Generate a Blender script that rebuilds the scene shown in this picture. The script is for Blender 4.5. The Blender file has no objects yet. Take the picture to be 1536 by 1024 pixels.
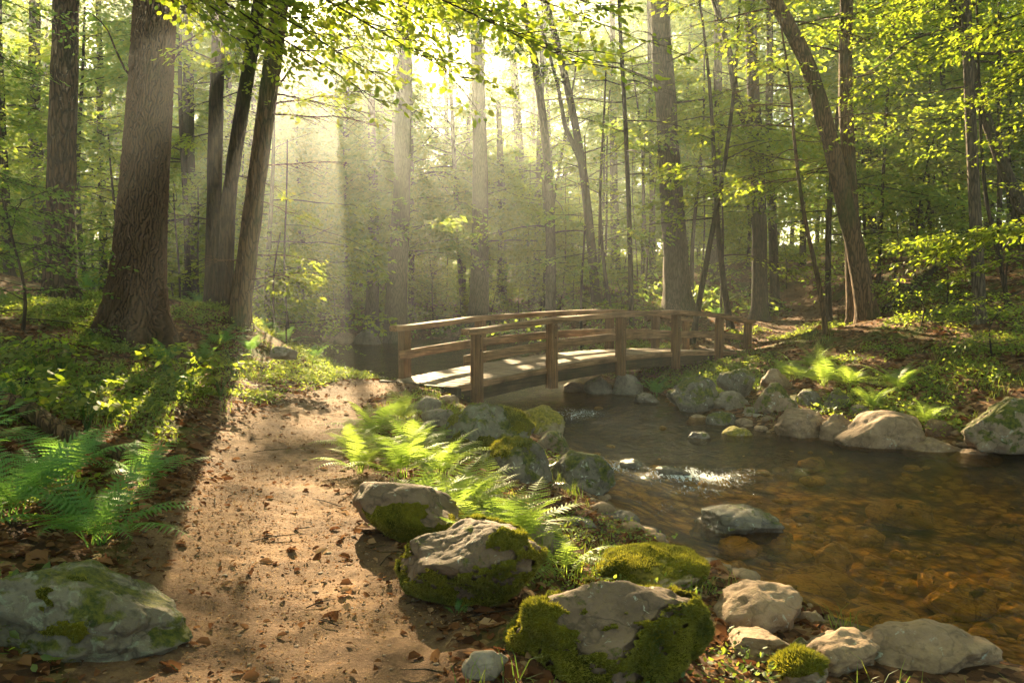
import bpy, math, random
import numpy as np
from mathutils import Vector, Matrix

# ------------------------------------------------------------------ camera
random.seed(7); RNG = np.random.default_rng(11)
SC = bpy.context.scene; COL = SC.collection
CAMZ = 1.6; PITCH = math.radians(3.45); FPX = 1195.0
cd = bpy.data.cameras.new('camera'); cam = bpy.data.objects.new('camera', cd); COL.objects.link(cam)
cd.sensor_width = 36; cd.lens = 28.0; cd.clip_start = 0.05; cd.clip_end = 2000
cam.location = (0, 0, CAMZ); cam.rotation_euler = (math.pi/2 - PITCH, 0, 0)
SC.camera = cam
# ------------------------------------------------------------------ sky, sun, exposure
SUN_AZ = math.radians(-13.0); SUN_EL = math.radians(24.0)
w = bpy.data.worlds.new('World'); SC.world = w; w.use_nodes = True
nt = w.node_tree; nt.nodes.clear()
so = nt.nodes.new('ShaderNodeOutputWorld'); sb = nt.nodes.new('ShaderNodeBackground'); sk = nt.nodes.new('ShaderNodeTexSky')
sk.sky_type = 'NISHITA'; sk.sun_disc = False; sk.sun_elevation = SUN_EL; sk.sun_rotation = SUN_AZ
sk.air_density = 1.0; sk.dust_density = 1.0; sk.ozone_density = 1.0
sb.inputs[1].default_value = 0.05
wt = nt.nodes.new('ShaderNodeMix'); wt.data_type = 'RGBA'; wt.blend_type = 'MULTIPLY'; wt.inputs[0].default_value = 1.0; wt.inputs[7].default_value = (1.0, .95, .84, 1)
nt.links.new(sk.outputs[0], wt.inputs[6]); nt.links.new(wt.outputs[2], sb.inputs[0]); nt.links.new(sb.outputs[0], so.inputs[0])
SUND = np.array([math.sin(SUN_AZ)*math.cos(SUN_EL), math.cos(SUN_AZ)*math.cos(SUN_EL), math.sin(SUN_EL)])
sl = bpy.data.lights.new('sun', 'SUN'); sl.energy = 5.0; sl.angle = math.radians(0.5); sl.color = (1.0, 0.78, 0.45)
sun = bpy.data.objects.new('sun', sl); COL.objects.link(sun)
sun.rotation_euler = Vector(SUND).to_track_quat('Z', 'Y').to_euler(); sun.location = (-12, 30, 30)
SC.view_settings.view_transform = 'Standard'; SC.view_settings.look = 'None'
SC.view_settings.exposure = 3.18; SC.view_settings.gamma = 1.0
SC.render.engine = 'CYCLES'
cy = SC.cycles
cy.use_denoising = True; cy.max_bounces = 7; cy.diffuse_bounces = 3; cy.glossy_bounces = 2
cy.transmission_bounces = 3; cy.transparent_max_bounces = 8; cy.volume_bounces = 1
cy.sample_clamp_indirect = 4.0; cy.caustics_reflective = False; cy.caustics_refractive = False
HAZE_DENSITY = 0.0018

# ------------------------------------------------------------------ numeric helpers
def hash3(ix, iy, iz, seed):
    h = (ix.astype(np.int64)*374761393 + iy.astype(np.int64)*668265263 + iz.astype(np.int64)*2147483647*3 + seed*974634777) & 0xffffffff
    h = ((h ^ (h >> 13))*1274126177) & 0xffffffff
    h = ((h ^ (h >> 16))*2246822519) & 0xffffffff
    return ((h ^ (h >> 15)) & 0xffffff)/float(0xffffff)
def vnoise(p, seed=0):
    p = np.asarray(p, dtype=np.float64); i = np.floor(p); f = p - i; f = f*f*(3-2*f); i = i.astype(np.int64)
    r = 0
    for dx in (0, 1):
        wx = f[:, 0] if dx else 1-f[:, 0]
        for dy in (0, 1):
            wy = f[:, 1] if dy else 1-f[:, 1]
            for dz in (0, 1):
                wz = f[:, 2] if dz else 1-f[:, 2]
                r = r + hash3(i[:, 0]+dx, i[:, 1]+dy, i[:, 2]+dz, seed)*wx*wy*wz
    return r
def fbm(p, octs=4, seed=0, gain=0.5):
    a = 1.0; s = 0; t = 0; p = np.asarray(p, dtype=np.float64)
    for k in range(octs):
        s = s + a*vnoise(p*(2.03**k) + 17.3*k, seed+k); t += a; a *= gain
    return s/t
def n2(x, y, sc, octs=3, seed=0):
    x = np.asarray(x, float); y = np.asarray(y, float)
    return fbm(np.stack([x.ravel()*sc, y.ravel()*sc, np.zeros(x.size)], 1), octs, seed).reshape(x.shape)
def sstep(a, b, x):
    t = np.clip((x-a)/(b-a), 0, 1); return t*t*(3-2*t)
def ray(px, py):
    dx = (px-768)/FPX; dz = -(py-512)/FPX
    c, s = math.cos(PITCH), math.sin(PITCH)
    return np.array([dx, c + dz*s, dz*c - s])
def at(px, py, D):
    r = ray(px, py); return np.array([0, 0, CAMZ]) + r*(D/r[1])

# ------------------------------------------------------------------ terrain
LSH = [(12, -3), (6, 1.6), (4.2, 3.3), (3.0, 4.35), (2.1, 5.1), (1.6, 6.0), (1.05, 7.2), (.8, 8.5), (.75, 10), (.55, 11.5), (-.1, 13), (-1.1, 15.0),
       (-2.3, 16.4), (-3.4, 18), (-4.7, 21), (-6.3, 25), (-9, 29), (-14, 32), (-24, 34)]
RSH = [(-24, 41), (-13, 37.5), (-9, 36), (-4, 35.5), (-.5, 33.5), (.4, 30), (.2, 25), (.6, 21.5), (1.5, 19.2), (2.5, 17.6), (3.1, 15.2), (3.5, 13.2), (3.9, 11.9),
       (4.7, 11.6), (5.8, 11.0), (7.0, 10.3), (9.2, 8.9), (12.5, 6.3), (20, 2)]
POLY = np.array(LSH + RSH, float)
def shore_sd(x, y):
    shp = x.shape; x = x.ravel(); y = y.ravel(); d = np.full(x.size, 1e9); ins = np.zeros(x.size, bool); n = len(POLY)
    for i in range(n):
        ax, ay = POLY[i]; bx, by = POLY[(i+1) % n]; ex, ey = bx-ax, by-ay
        t = np.clip(((x-ax)*ex + (y-ay)*ey)/(ex*ex+ey*ey), 0, 1)
        d = np.minimum(d, np.hypot(x-ax-t*ex, y-ay-t*ey))
        c = ((ay > y) != (by > y)) & (x < (bx-ax)*(y-ay)/(by-ay+1e-12)+ax); ins ^= c
    return np.where(ins, -d, d).reshape(shp)
PATHL = np.array([(.5, -6), (-.3, 0), (-.85, 3.3), (-1.3, 4.7), (-2.2, 7.35), (-2.6, 9.5), (-2.5, 11.9), (-2.1, 13.2), (-1.5, 13.5)], float)
u0 = np.array([.663, .749]); n0 = np.array([-.749, .663])
PATHR = np.array([(5.6, 21.2), (6.6, 22.3), (7.9, 24.2), (10.5, 27.5), (12, 34), (16, 44)], float)
def pl_dist(P, x, y):
    d = np.full(x.shape, 1e9)
    for (ax, ay), (bx, by) in zip(P[:-1], P[1:]):
        ex, ey = bx-ax, by-ay; t = np.clip(((x-ax)*ex + (y-ay)*ey)/(ex*ex+ey*ey), 0, 1)
        d = np.minimum(d, np.hypot(x-ax-t*ex, y-ay-t*ey))
    return d
CP = [(-.85, 3.3, 0), (-1.3, 4.7, 0), (-2.25, 7.35, 0), (-2.6, 9.56, .03), (-2.55, 11.95, .08), (-2.4, 13.6, .10), (-1.5, 13.3, .11), (-.3, 0, 0), (0, -6, 0),
      (.2, 3.3, -.06), (-.2, 5, -.05), (.5, 5, -.2), (-.8, 7.4, -.04), (-.9, 9.6, -.04), (-1, 11.5, .0), (1.2, 3.8, -.32), (2, 3.2, -.35), (3, 2, -.3),
      (-2.1, 3.3, .12), (-2.6, 4.9, .22), (-3.6, 7.4, .33), (-4.2, 9.5, .5), (-4.6, 11.5, .55), (-5.65, 12, .8), (-5.4, 15, 1.15), (-8.5, 15, 1.47),
      (-4, 13.5, .33), (-3.6, 15.5, .1), (-4.7, 18, .3), (-7, 19, 1.1), (-8, 23, .7), (-5, 8, .8), (-5, 5, .9), (-8, 8, 1.6), (-8, 3, 1.5), (-12, 12, 2.2),
      (-12, 20, 1.9), (-14, 28, .9), (-4, 0, .8), (-20, 20, 3), (-12, 42, .6), (-6, 40, .4), (0, 38, .5), (-4, 50, 1.1), (-20, 60, 2.5), (0, 60, 2),
      (5.9, 20.4, .02), (5.1, 21.6, .03), (7.2, 22.6, .22), (8.5, 25, .45), (10.5, 29, .9), (3.4, 24, .3), (5.6, 27, 1.05), (2.6, 21, 0), (1.6, 25, .3), (1.6, 30, .5), (4, 34, 1.4), (5, 38, 2.0),
      (7.5, 19, .72), (9, 20, .85), (7, 16, .35), (5.6, 14.2, .0), (7.4, 12.2, .15), (9.5, 10, .1), (9.4, 16, 1.05), (12, 16, 1.4), (13, 22, 2.0), (12, 28, 2.2), (17, 30, 3.4),
      (20, 20, 3.2), (14, 10, 1.1), (13, 7.5, .3), (20, 8, 2), (4.7, 17.6, -.15), (4.3, 19.5, -.1), (5.4, 17, .05), (10, 45, 3), (30, 50, 5), (-30, 50, 4), (0, 90, 5), (40, 90, 8), (-40, 90, 7),
      (-30, 0, 4), (20, -6, 1.5), (0, -20, .3), (5, -10, -.3), (-10, -12, 1.4)]
CP += [(x, y, -.45) for x, y in LSH[1:] + RSH[:-1]]
CPA = np.array(CP, float)
def _U(r2): return 0.5*r2*np.log(r2+1e-9)
def _fit():
    X = CPA[:, :2]; n = len(X)
    K = _U(((X[:, None]-X[None])**2).sum(-1)) + np.eye(n)*0.02
    A = np.zeros((n+3, n+3)); A[:n, :n] = K; A[:n, n] = 1; A[:n, n+1:] = X; A[n, :n] = 1; A[n+1:, :n] = X.T
    return np.linalg.solve(A, np.concatenate([CPA[:, 2], np.zeros(3)]))
WTS = _fit()
def tps(x, y):
    out = np.zeros(x.size); xr = x.ravel(); yr = y.ravel(); n = len(CPA)
    for i in range(n): out += WTS[i]*_U((xr-CPA[i, 0])**2 + (yr-CPA[i, 1])**2)
    return (out + WTS[n] + WTS[n+1]*xr + WTS[n+2]*yr).reshape(x.shape)
def water_z(x, y): return -.56 + .07*sstep(8.6, 9.6, y) + .05*sstep(13, 14.5, y)
def path_mask(x, y):
    d = np.minimum(pl_dist(PATHL, x, y), pl_dist(PATHR, x, y) + .25)
    wob = (n2(x, y, .9, 3, 5)-.5)*.9
    return 1 - sstep(.42, .98, d + wob)
def H(x, y, fine=True):
    x = np.asarray(x, float); y = np.asarray(y, float)
    z = tps(x, y); r = np.hypot(x, y-15)
    far = 1.5 + np.clip(r-20, 0, 400)*.055 + (n2(x, y, .03, 2, 9)-.5)*5
    k = sstep(55, 95, r); z = z*(1-k) + far*k; z = np.clip(z, -.5, 40)
    sd = shore_sd(x, y); pm = path_mask(x, y)
    bump = (n2(x, y, .55, 3, 1)-.5)*.35*(1-pm*.9) + (n2(x, y, 2.2, 3, 2)-.5)*.10*(1-pm*.75)
    if fine: bump = bump + (n2(x, y, 9, 3, 3)-.5)*.035 + (n2(x, y, 30, 2, 4)-.5)*.012
    z = z + bump*sstep(-.2, 1.0, sd)*(1 + sstep(20, 60, r))
    z = z - .05*pm
    bed = water_z(x, y) - .06 - .36*sstep(0, 1.8, -sd) + (n2(x, y, 1.6, 3, 8)-.5)*.16
    k = sstep(.25, -.35, sd)
    return z*(1-k) + np.minimum(z, bed)*k
def h1(x, y): return float(H(np.array([x]), np.array([y]), False)[0])

# ------------------------------------------------------------------ materials
def new_mat(name):
    m = bpy.data.materials.new(name); m.use_nodes = True; m.node_tree.nodes.clear(); return m
class NT:
    def __init__(s, m): s.t = m.node_tree; s.n = s.t.nodes
    def add(s, typ, ins=None, **props):
        n = s.n.new(typ)
        for k, v in props.items(): setattr(n, k, v)
        for k, v in (ins or {}).items(): s.set(n, k, v)
        return n
    def set(s, n, k, v):
        i = n.inputs[k]
        if isinstance(v, bpy.types.NodeSocket): s.t.links.new(v, i)
        elif isinstance(v, bpy.types.Node): s.t.links.new(v.outputs[0], i)
        else: i.default_value = v
    def coord(s, scale=(1, 1, 1), src='Object'):
        c = s.add('ShaderNodeTexCoord'); mp = s.add('ShaderNodeMapping', {'Vector': c.outputs[src], 'Scale': scale}); return mp.outputs[0]
    def noise(s, vec, scale, detail=4, rough=.55, dist=0): return s.add('ShaderNodeTexNoise', {'Vector': vec, 'Scale': scale, 'Detail': detail, 'Roughness': rough, 'Distortion': dist}).outputs[0]
    def voro(s, vec, scale, feature='F1', out='Distance'):
        n = s.add('ShaderNodeTexVoronoi', feature=feature); s.set(n, 'Vector', vec); s.set(n, 'Scale', scale); return n.outputs[out]
    def ramp(s, fac, stops):
        r = s.add('ShaderNodeValToRGB', {'Fac': fac}); e = r.color_ramp.elements
        while len(e) > 1: e.remove(e[-1])
        e[0].position = stops[0][0]; e[0].color = c4(stops[0][1])
        for p, c in stops[1:]: k = e.new(p); k.color = c4(c)
        return r.outputs[0]
    def mix(s, fac, a, b, typ='MIX'):
        n = s.add('ShaderNodeMix', data_type='RGBA', blend_type=typ); s.set(n, 0, fac)
        for idx, v in ((6, a), (7, b)):
            if isinstance(v, bpy.types.NodeSocket): s.t.links.new(v, n.inputs[idx])
            else: n.inputs[idx].default_value = c4(v)
        return n.outputs[2]
    def math(s, op, a, b=0.0, c=None):
        n = s.add('ShaderNodeMath', operation=op); s.set(n, 0, a); s.set(n, 1, b)
        if c is not None: s.set(n, 2, c)
        return n.outputs[0]
    def mrange(s, v, a, b, c=0., d=1.): return s.add('ShaderNodeMapRange', {0: v, 1: a, 2: b, 3: c, 4: d}).outputs[0]
    def attr(s, name): return s.add('ShaderNodeAttribute', attribute_name=name).outputs['Fac']
    def bump(s, h, dist=.02, strength=1.0, normal=None):
        n = s.add('ShaderNodeBump', {'Height': h, 'Distance': dist, 'Strength': strength})
        if normal is not None: s.set(n, 'Normal', normal)
        return n.outputs[0]
    def out(s, sh): o = s.add('ShaderNodeOutputMaterial'); s.t.links.new(sh if isinstance(sh, bpy.types.NodeSocket) else sh.outputs[0], o.inputs[0])
    def pbsdf(s, col, rough=.8, normal=None, spec=.3):
        p = s.add('ShaderNodeBsdfPrincipled'); s.set(p, 'Base Color', col if isinstance(col, bpy.types.NodeSocket) else c4(col)); s.set(p, 'Roughness', rough)
        s.set(p, 'Specular IOR Level', spec)
        if normal is not None: s.set(p, 'Normal', normal)
        return p.outputs[0]
def c4(c): return c if len(c) == 4 else (c[0], c[1], c[2], 1.0)

def leaf_mat(name, refl1, refl2, tr1, tr2, tmix=.55, rough=.5):
    m = new_mat(name); t = NT(m); v = t.attr('v')
    d = t.add('ShaderNodeBsdfDiffuse', {'Color': t.mix(v, refl1, refl2)})
    tr = t.add('ShaderNodeBsdfTranslucent', {'Color': t.mix(v, tr1, tr2)})
    mx = t.add('ShaderNodeMixShader', {0: tmix, 1: d.outputs[0], 2: tr.outputs[0]})
    g = t.add('ShaderNodeBsdfGlossy', {'Roughness': rough, 'Color': (1, 1, 1, 1)})
    mx2 = t.add('ShaderNodeMixShader', {0: .025, 1: mx.outputs[0], 2: g.outputs[0]})
    t.out(mx2); return m
M = {}
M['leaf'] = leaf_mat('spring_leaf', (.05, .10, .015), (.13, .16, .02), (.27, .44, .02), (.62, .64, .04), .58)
M['leaf_shade'] = leaf_mat('shade_leaf', (.03, .075, .015), (.07, .12, .02), (.16, .34, .03), (.38, .50, .05))  # darker copy of the leaf for shaded sprays, shade put into the colour
M['leaf_far'] = leaf_mat('forest_leaf', (.035, .10, .035), (.10, .15, .035), (.24, .46, .06), (.64, .66, .07), .58)
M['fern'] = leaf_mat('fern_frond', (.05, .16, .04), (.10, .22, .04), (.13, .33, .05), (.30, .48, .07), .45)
M['fern_sun'] = leaf_mat('sunlit_fern_frond', (.10, .17, .03), (.18, .22, .04), (.25, .42, .05), (.50, .60, .09), .5)  # lighter copy of the fern material, sunlight put into its colour
M['herb'] = leaf_mat('undergrowth_leaf', (.03, .08, .015), (.10, .14, .02), (.20, .36, .03), (.56, .58, .06), .5)
M['moss_blade'] = leaf_mat('moss_blade', (.05, .07, .008), (.24, .22, .018), (.12, .16, .01), (.50, .44, .03), .4, .8)
def litter_mat():
    m = new_mat('dead_leaf'); t = NT(m); v = t.attr('v')
    c = t.ramp(v, [(0, (.05, .022, .012)), (.35, (.13, .055, .025)), (.7, (.24, .12, .055)), (1, (.42, .27, .15))])
    d = t.add('ShaderNodeBsdfDiffuse', {'Color': c}); tr = t.add('ShaderNodeBsdfTranslucent', {'Color': c})
    mx = t.add('ShaderNodeMixShader', {0: .25, 1: d.outputs[0], 2: tr.outputs[0]}); t.out(mx); return m
M['litter'] = litter_mat()
def bark_mat(name, dark, light, green=(.05, .065, .015), gamt=.25, sc=9.0, zs=.16, dist=.03):
    m = new_mat(name); t = NT(m); v = t.coord((1, 1, zs))
    wv = t.noise(v, sc*.7, 3); vv = t.add('ShaderNodeVectorMath', {0: v, 1: (0, 0, 0)}, operation='ADD')
    nz = t.add('ShaderNodeTexNoise', {'Vector': v, 'Scale': sc*.8, 'Detail': 3}); t.set(vv, 1, t.add('ShaderNodeVectorMath', {0: nz.outputs['Color'], 1: (.09, .09, .09)}, operation='MULTIPLY').outputs[0])
    cell = t.voro(vv.outputs[0], sc, 'DISTANCE_TO_EDGE'); ridge = t.mrange(cell, 0, .22)
    fine = t.noise(v, sc*5, 5, .65)
    h = t.math('ADD', ridge, t.math('MULTIPLY', fine, .55))
    col = t.mix(t.mrange(h, .15, 1.25), dark, light)
    big = t.noise(t.coord((1, 1, .5)), 1.1, 4); col = t.mix(t.mrange(big, .52, .72, 0, gamt*2.2), col, green)
    t.out(t.pbsdf(col, .9, t.bump(h, dist, .9), .15)); return m
M['bark'] = bark_mat('furrowed_bark', (.018, .012, .008), (.12, .075, .045), gamt=.15, sc=15, zs=.22)
M['bark_grey'] = bark_mat('grey_bark', (.032, .025, .019), (.135, .10, .07), gamt=.2, sc=18, dist=.012)
M['bark_dark'] = bark_mat('dark_bark', (.014, .010, .007), (.07, .047, .03), gamt=.35, sc=16, dist=.015)
M['bark_brown'] = bark_mat('brown_bark', (.028, .018, .010), (.16, .095, .05), gamt=.5, sc=17, dist=.015)
def rock_mat(name, base, light, dark, lichen=.2, moss=0.0, rough=.85, lcol=(.42, .44, .36), mcol1=(.03, .045, .006), mcol2=(.16, .15, .015), cracks=.5, fleck=1.0):
    m = new_mat(name); t = NT(m); v = t.coord()
    oi = t.add('ShaderNodeObjectInfo'); vv = t.add('ShaderNodeVectorMath', {0: v, 1: t.add('ShaderNodeVectorMath', {0: oi.outputs['Location'], 1: (3.1, 2.3, 1.7)}, operation='MULTIPLY').outputs[0]}, operation='ADD').outputs[0]
    a = t.noise(vv, 3.2, 6, .62, .4); b = t.noise(vv, 16, 6, .7); c = t.noise(vv, 60, 4, .7)
    col = t.mix(t.mrange(a, .35, .66), base, light); col = t.mix(t.mrange(b, .52, .72, 0, .75), col, dark)
    col = t.mix(t.mrange(c, .5, .75, 0, .35*fleck), col, light)
    vd = t.add('ShaderNodeVectorMath', {0: vv, 1: t.add('ShaderNodeVectorMath', {0: t.add('ShaderNodeTexNoise', {'Vector': vv, 'Scale': 4.0, 'Detail': 4}).outputs['Color'], 1: (.5, .5, .5)}, operation='MULTIPLY').outputs[0]}, operation='ADD').outputs[0]
    ck = t.voro(vd, 2.6, 'DISTANCE_TO_EDGE'); ckm = t.mrange(ck, 0, .035, 1, 0)
    col = t.mix(t.math('MULTIPLY', ckm, cracks), col, tuple(x*.4 for x in dark))
    if lichen > 0:
        l = t.noise(vv, 13, 7, .72, .8); col = t.mix(t.mrange(l, .62-lichen*.25, .68-lichen*.22, 0, .85), col, lcol)
    hgt = t.math('ADD', t.math('MULTIPLY', a, .8), t.math('ADD', t.math('MULTIPLY', b, .35), t.math('MULTIPLY', c, .12)))
    hgt = t.math('SUBTRACT', hgt, t.math('MULTIPLY', ckm, .12*cracks))
    if moss > 0:
        ge = t.add('ShaderNodeNewGeometry'); sp = t.add('ShaderNodeSeparateXYZ', {0: ge.outputs['Normal']})
        mn = t.noise(vv, 4.5, 7, .68, .5); mf = t.math('ADD', mn, t.math('MULTIPLY', sp.outputs[2], .16))
        mm = t.mrange(mf, .74-moss*.34, .80-moss*.32); mc = t.mix(t.mrange(t.noise(vv, 22, 5, .7), .38, .66), mcol1, mcol2)
        col = t.mix(mm, col, mc); hgt = t.math('ADD', hgt, t.math('MULTIPLY', mm, t.math('MULTIPLY', t.noise(vv, 90, 4, .8), .5)))
    t.out(t.pbsdf(col, rough, t.bump(hgt, .035, .9), .35)); return m
M['rock_tan'] = rock_mat('tan_boulder', (.165, .105, .062), (.34, .225, .135), (.06, .038, .024), .03, 0, cracks=.35)
M['rock_tanmoss'] = rock_mat('tan_boulder_with_moss', (.18, .125, .08), (.34, .245, .16), (.09, .065, .045), .18, .62)
M['rock_grey'] = rock_mat('grey_boulder', (.145, .112, .08), (.29, .235, .175), (.05, .038, .028), .15, .25, lcol=(.26, .25, .17), cracks=.3)
M['rock_lichen'] = rock_mat('lichen_covered_rock', (.125, .10, .068), (.175, .155, .108), (.04, .035, .022), .35, .45, lcol=(.20, .215, .14))
M['rock_brown'] = rock_mat('brown_boulder', (.105, .068, .042), (.19, .125, .078), (.05, .033, .022), .05, .05)
M['rock_wet'] = rock_mat('wet_rock', (.075, .058, .042), (.20, .16, .12), (.02, .016, .013), .05, .15, rough=.22)
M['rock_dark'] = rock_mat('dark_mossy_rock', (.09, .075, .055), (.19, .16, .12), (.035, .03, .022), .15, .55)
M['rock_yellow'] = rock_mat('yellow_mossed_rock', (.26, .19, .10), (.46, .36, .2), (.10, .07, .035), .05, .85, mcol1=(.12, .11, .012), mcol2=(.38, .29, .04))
M['rock_bed'] = rock_mat('streambed_stone', (.33, .225, .08), (.62, .46, .21), (.08, .06, .02), .0, .15, rough=.6, mcol2=(.10, .10, .02))
def moss_mat():
    m = new_mat('moss_cushion'); t = NT(m); v = t.coord()
    a = t.noise(v, 5, 5, .65); b = t.noise(v, 45, 5, .75)
    col = t.mix(t.mrange(t.math('ADD', t.math('MULTIPLY', a, .6), t.math('MULTIPLY', b, .4)), .38, .62), (.035, .045, .006), (.24, .21, .018))
    t.out(t.pbsdf(col, 1.0, t.bump(t.math('ADD', b, t.noise(v, 160, 3, .8)), .02, 1.0), .05)); return m
M['moss'] = moss_mat()
def wood_mat(name, dark, light, axis, sc=1.0, green=.3):
    m = new_mat(name); t = NT(m); s = [22*sc, 22*sc, 22*sc]; s[axis] = 1.1*sc
    v = t.coord(tuple(s)); g = t.noise(v, 1.6, 6, .62, .35); g2 = t.noise(v, 7, 4, .7)
    b = t.noise(t.coord(), 2.3, 5, .6)
    col = t.mix(t.mrange(g, .34, .66), dark, light); col = t.mix(t.mrange(g2, .56, .72, 0, .55), col, tuple(x*.35 for x in dark))
    col = t.mix(t.mrange(b, .45, .75, 0, .75), col, tuple(x*.6 for x in dark)); col = t.mix(t.mrange(t.noise(t.coord(), 4.1, 5), .56, .7, 0, green), col, (.07, .075, .025))
    rnd = t.attr('v'); col = t.mix(t.mrange(rnd, 0, 1, 0, .7), col, tuple(x*.5 for x in dark))
    t.out(t.pbsdf(col, .8, t.bump(t.math('ADD', g, t.math('MULTIPLY', g2, .4)), .012, .8), .25)); return m
M['iron'] = new_mat('rusted_iron'); _t = NT(M['iron']); _t.out(_t.pbsdf(_t.mix(_t.noise(_t.coord(), 60, 3), (.03, .022, .018), (.12, .06, .03)), .6))
M['wood_post'] = wood_mat('weathered_post_wood', (.10, .05, .022), (.44, .225, .10), 2)
M['wood_rail'] = wood_mat('weathered_rail_wood', (.09, .048, .022), (.42, .23, .115), 0)
M['wood_deck'] = wood_mat('weathered_deck_board', (.24, .16, .10), (.46, .335, .225), 1, green=.05)
M['wood_beam'] = wood_mat('old_beam_wood', (.022, .014, .007), (.095, .06, .028), 0, green=.6)
def ground_mat():
    m = new_mat('forest_soil'); t = NT(m); v = t.coord(); pm = t.attr('path'); wet = t.attr('wet')
    n1 = t.noise(v, 1.3, 6, .6); n2_ = t.noise(v, 11, 6, .7); n3 = t.noise(v, 70, 5, .75)
    dirt = t.mix(t.mrange(n1, .38, .62), (.10, .055, .030), (.235, .138, .075)); dirt = t.mix(t.mrange(n2_, .46, .66, 0, .8), dirt, (.085, .048, .027))
    dirt = t.mix(t.mrange(n3, .56, .72, 0, .7), dirt, (.31, .20, .12)); dirt = t.mix(t.mrange(n3, .46, .30, 0, .8), dirt, (.09, .05, .03))
    vc = t.add('ShaderNodeTexVoronoi', {'Vector': v, 'Scale': 16.0}); sp = t.add('ShaderNodeSeparateColor', {0: vc.outputs['Color']})
    lit = t.ramp(sp.outputs[0], [(0, (.03, .015, .008)), (.4, (.10, .045, .02)), (.75, (.19, .09, .04)), (1, (.32, .20, .10))])
    lit = t.mix(t.mrange(n2_, .5, .7, 0, .7), lit, (.03, .02, .012))
    mo = t.mix(t.mrange(n2_, .35, .65), (.025, .04, .008), (.10, .12, .015))
    land = t.mix(t.mrange(t.noise(v, .8, 5, .65, .3), .53, .62, 0, .8), lit, mo)
    col = t.mix(t.math('GREATER_THAN', t.math('ADD', pm, t.math('MULTIPLY', t.math('SUBTRACT', n2_, .5), 1.3)), .5), land, dirt)
    vb = t.add('ShaderNodeTexVoronoi', {'Vector': v, 'Scale': 6.5}); sb_ = t.add('ShaderNodeSeparateColor', {0: vb.outputs['Color']})
    bed = t.ramp(t.math('ADD', t.math('MULTIPLY', sb_.outputs[0], .45), t.math('MULTIPLY', n2_, .55)), [(.15, (.06, .045, .012)), (.38, (.32, .215, .065)), (.6, (.60, .43, .15)), (.85, (.78, .62, .28))])
    bed = t.mix(t.mrange(t.noise(v, .9, 5, .65, .6), .50, .62, 0, .9), bed, (.03, .030, .008)); bed = t.mix(t.mrange(vb.outputs['Distance'], .4, .7, 0, .6), bed, (.03, .024, .01))
    bed = t.mix(t.math('MULTIPLY', t.attr('bed_shade'), .88), bed, (.018, .017, .008))  # upstream bed painted near-black, standing in for shade and dark reflections by the bridge
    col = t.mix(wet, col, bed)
    h = t.math('ADD', t.math('MULTIPLY', n3, .5), t.math('ADD', n2_, t.math('MULTIPLY', sp.outputs[1], .4)))
    t.out(t.pbsdf(col, .95, t.bump(h, .03, .9), .15)); return m
M['ground'] = ground_mat()
def water_mat():
    m = new_mat('stream_water'); t = NT(m); v = t.coord((1, .55, 1)); f = t.attr('foam')
    a = t.noise(v, 5.5, 4, .6, 1.2); b = t.noise(v, 22, 4, .6, .8); c = t.noise(v, 1.5, 3, .5)
    h = t.math('ADD', t.math('MULTIPLY', a, 1.0), t.math('ADD', t.math('MULTIPLY', b, .28), t.math('MULTIPLY', c, .7)))
    nrm = t.bump(h, .065, .65)
    fr = t.add('ShaderNodeFresnel', {'IOR': 1.27, 'Normal': nrm})
    tr = t.add('ShaderNodeBsdfTransparent', {'Color': (.87, .63, .26, 1)}); gl = t.add('ShaderNodeBsdfGlossy', {'Roughness': .04, 'Color': (.62, .64, .64, 1), 'Normal': nrm})
    mx = t.add('ShaderNodeMixShader', {0: fr.outputs[0], 1: tr.outputs[0], 2: gl.outputs[0]})
    st = t.noise(t.coord((16, 4.5, 1)), 1.3, 6, .8, 2.2)
    fm = t.mrange(t.math('ADD', t.math('MULTIPLY', f, .30), st), .73, .83, 0, .85)
    fm = t.math('MULTIPLY', fm, t.mrange(f, .02, .3))
    wd = t.add('ShaderNodeBsdfDiffuse', {'Color': (.85, .86, .84, 1), 'Normal': nrm})
    mx2 = t.add('ShaderNodeMixShader', {0: fm, 1: mx.outputs[0], 2: wd.outputs[0]}); t.out(mx2); return m
M['water'] = water_mat()

# ------------------------------------------------------------------ mesh helpers
def mesh(name, V, F, mat, attrs=None, smooth=False, tri=False):
    """V (n,3); F either an (m,k) int array or a list of such arrays"""
    me = bpy.data.meshes.new(name); V = np.ascontiguousarray(V, dtype=np.float32)
    Fs = F if isinstance(F, list) else [F]; Fs = [np.asarray(f, dtype=np.int32) for f in Fs if len(f)]
    tot = np.concatenate([np.full(len(f), f.shape[1], np.int32) for f in Fs]); idx = np.concatenate([f.ravel() for f in Fs])
    me.vertices.add(len(V)); me.vertices.foreach_set('co', V.ravel())
    me.loops.add(len(idx)); me.loops.foreach_set('vertex_index', idx)
    me.polygons.add(len(tot)); st = np.concatenate([[0], np.cumsum(tot)[:-1]]).astype(np.int32)
    me.polygons.foreach_set('loop_start', st); me.polygons.foreach_set('loop_total', tot)
    if smooth: me.polygons.foreach_set('use_smooth', np.ones(len(tot), bool))
    for k, (dom, arr) in (attrs or {}).items():
        a = me.attributes.new(k, 'FLOAT', dom); a.data.foreach_set('value', np.ascontiguousarray(arr, dtype=np.float32))
    me.update(calc_edges=True); me.materials.append(mat); return me
def tagp(o, label=None, cat=None, group=None, kind=None):
    for k, v in (('label', label), ('category', cat), ('group', group), ('kind', kind)):
        if v: o[k] = v
    return o
def obj(name, me, parent=None, loc=(0, 0, 0)):
    o = bpy.data.objects.new(name, me); COL.objects.link(o); o.location = loc
    if parent is not None: o.parent = parent
    return o
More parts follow.
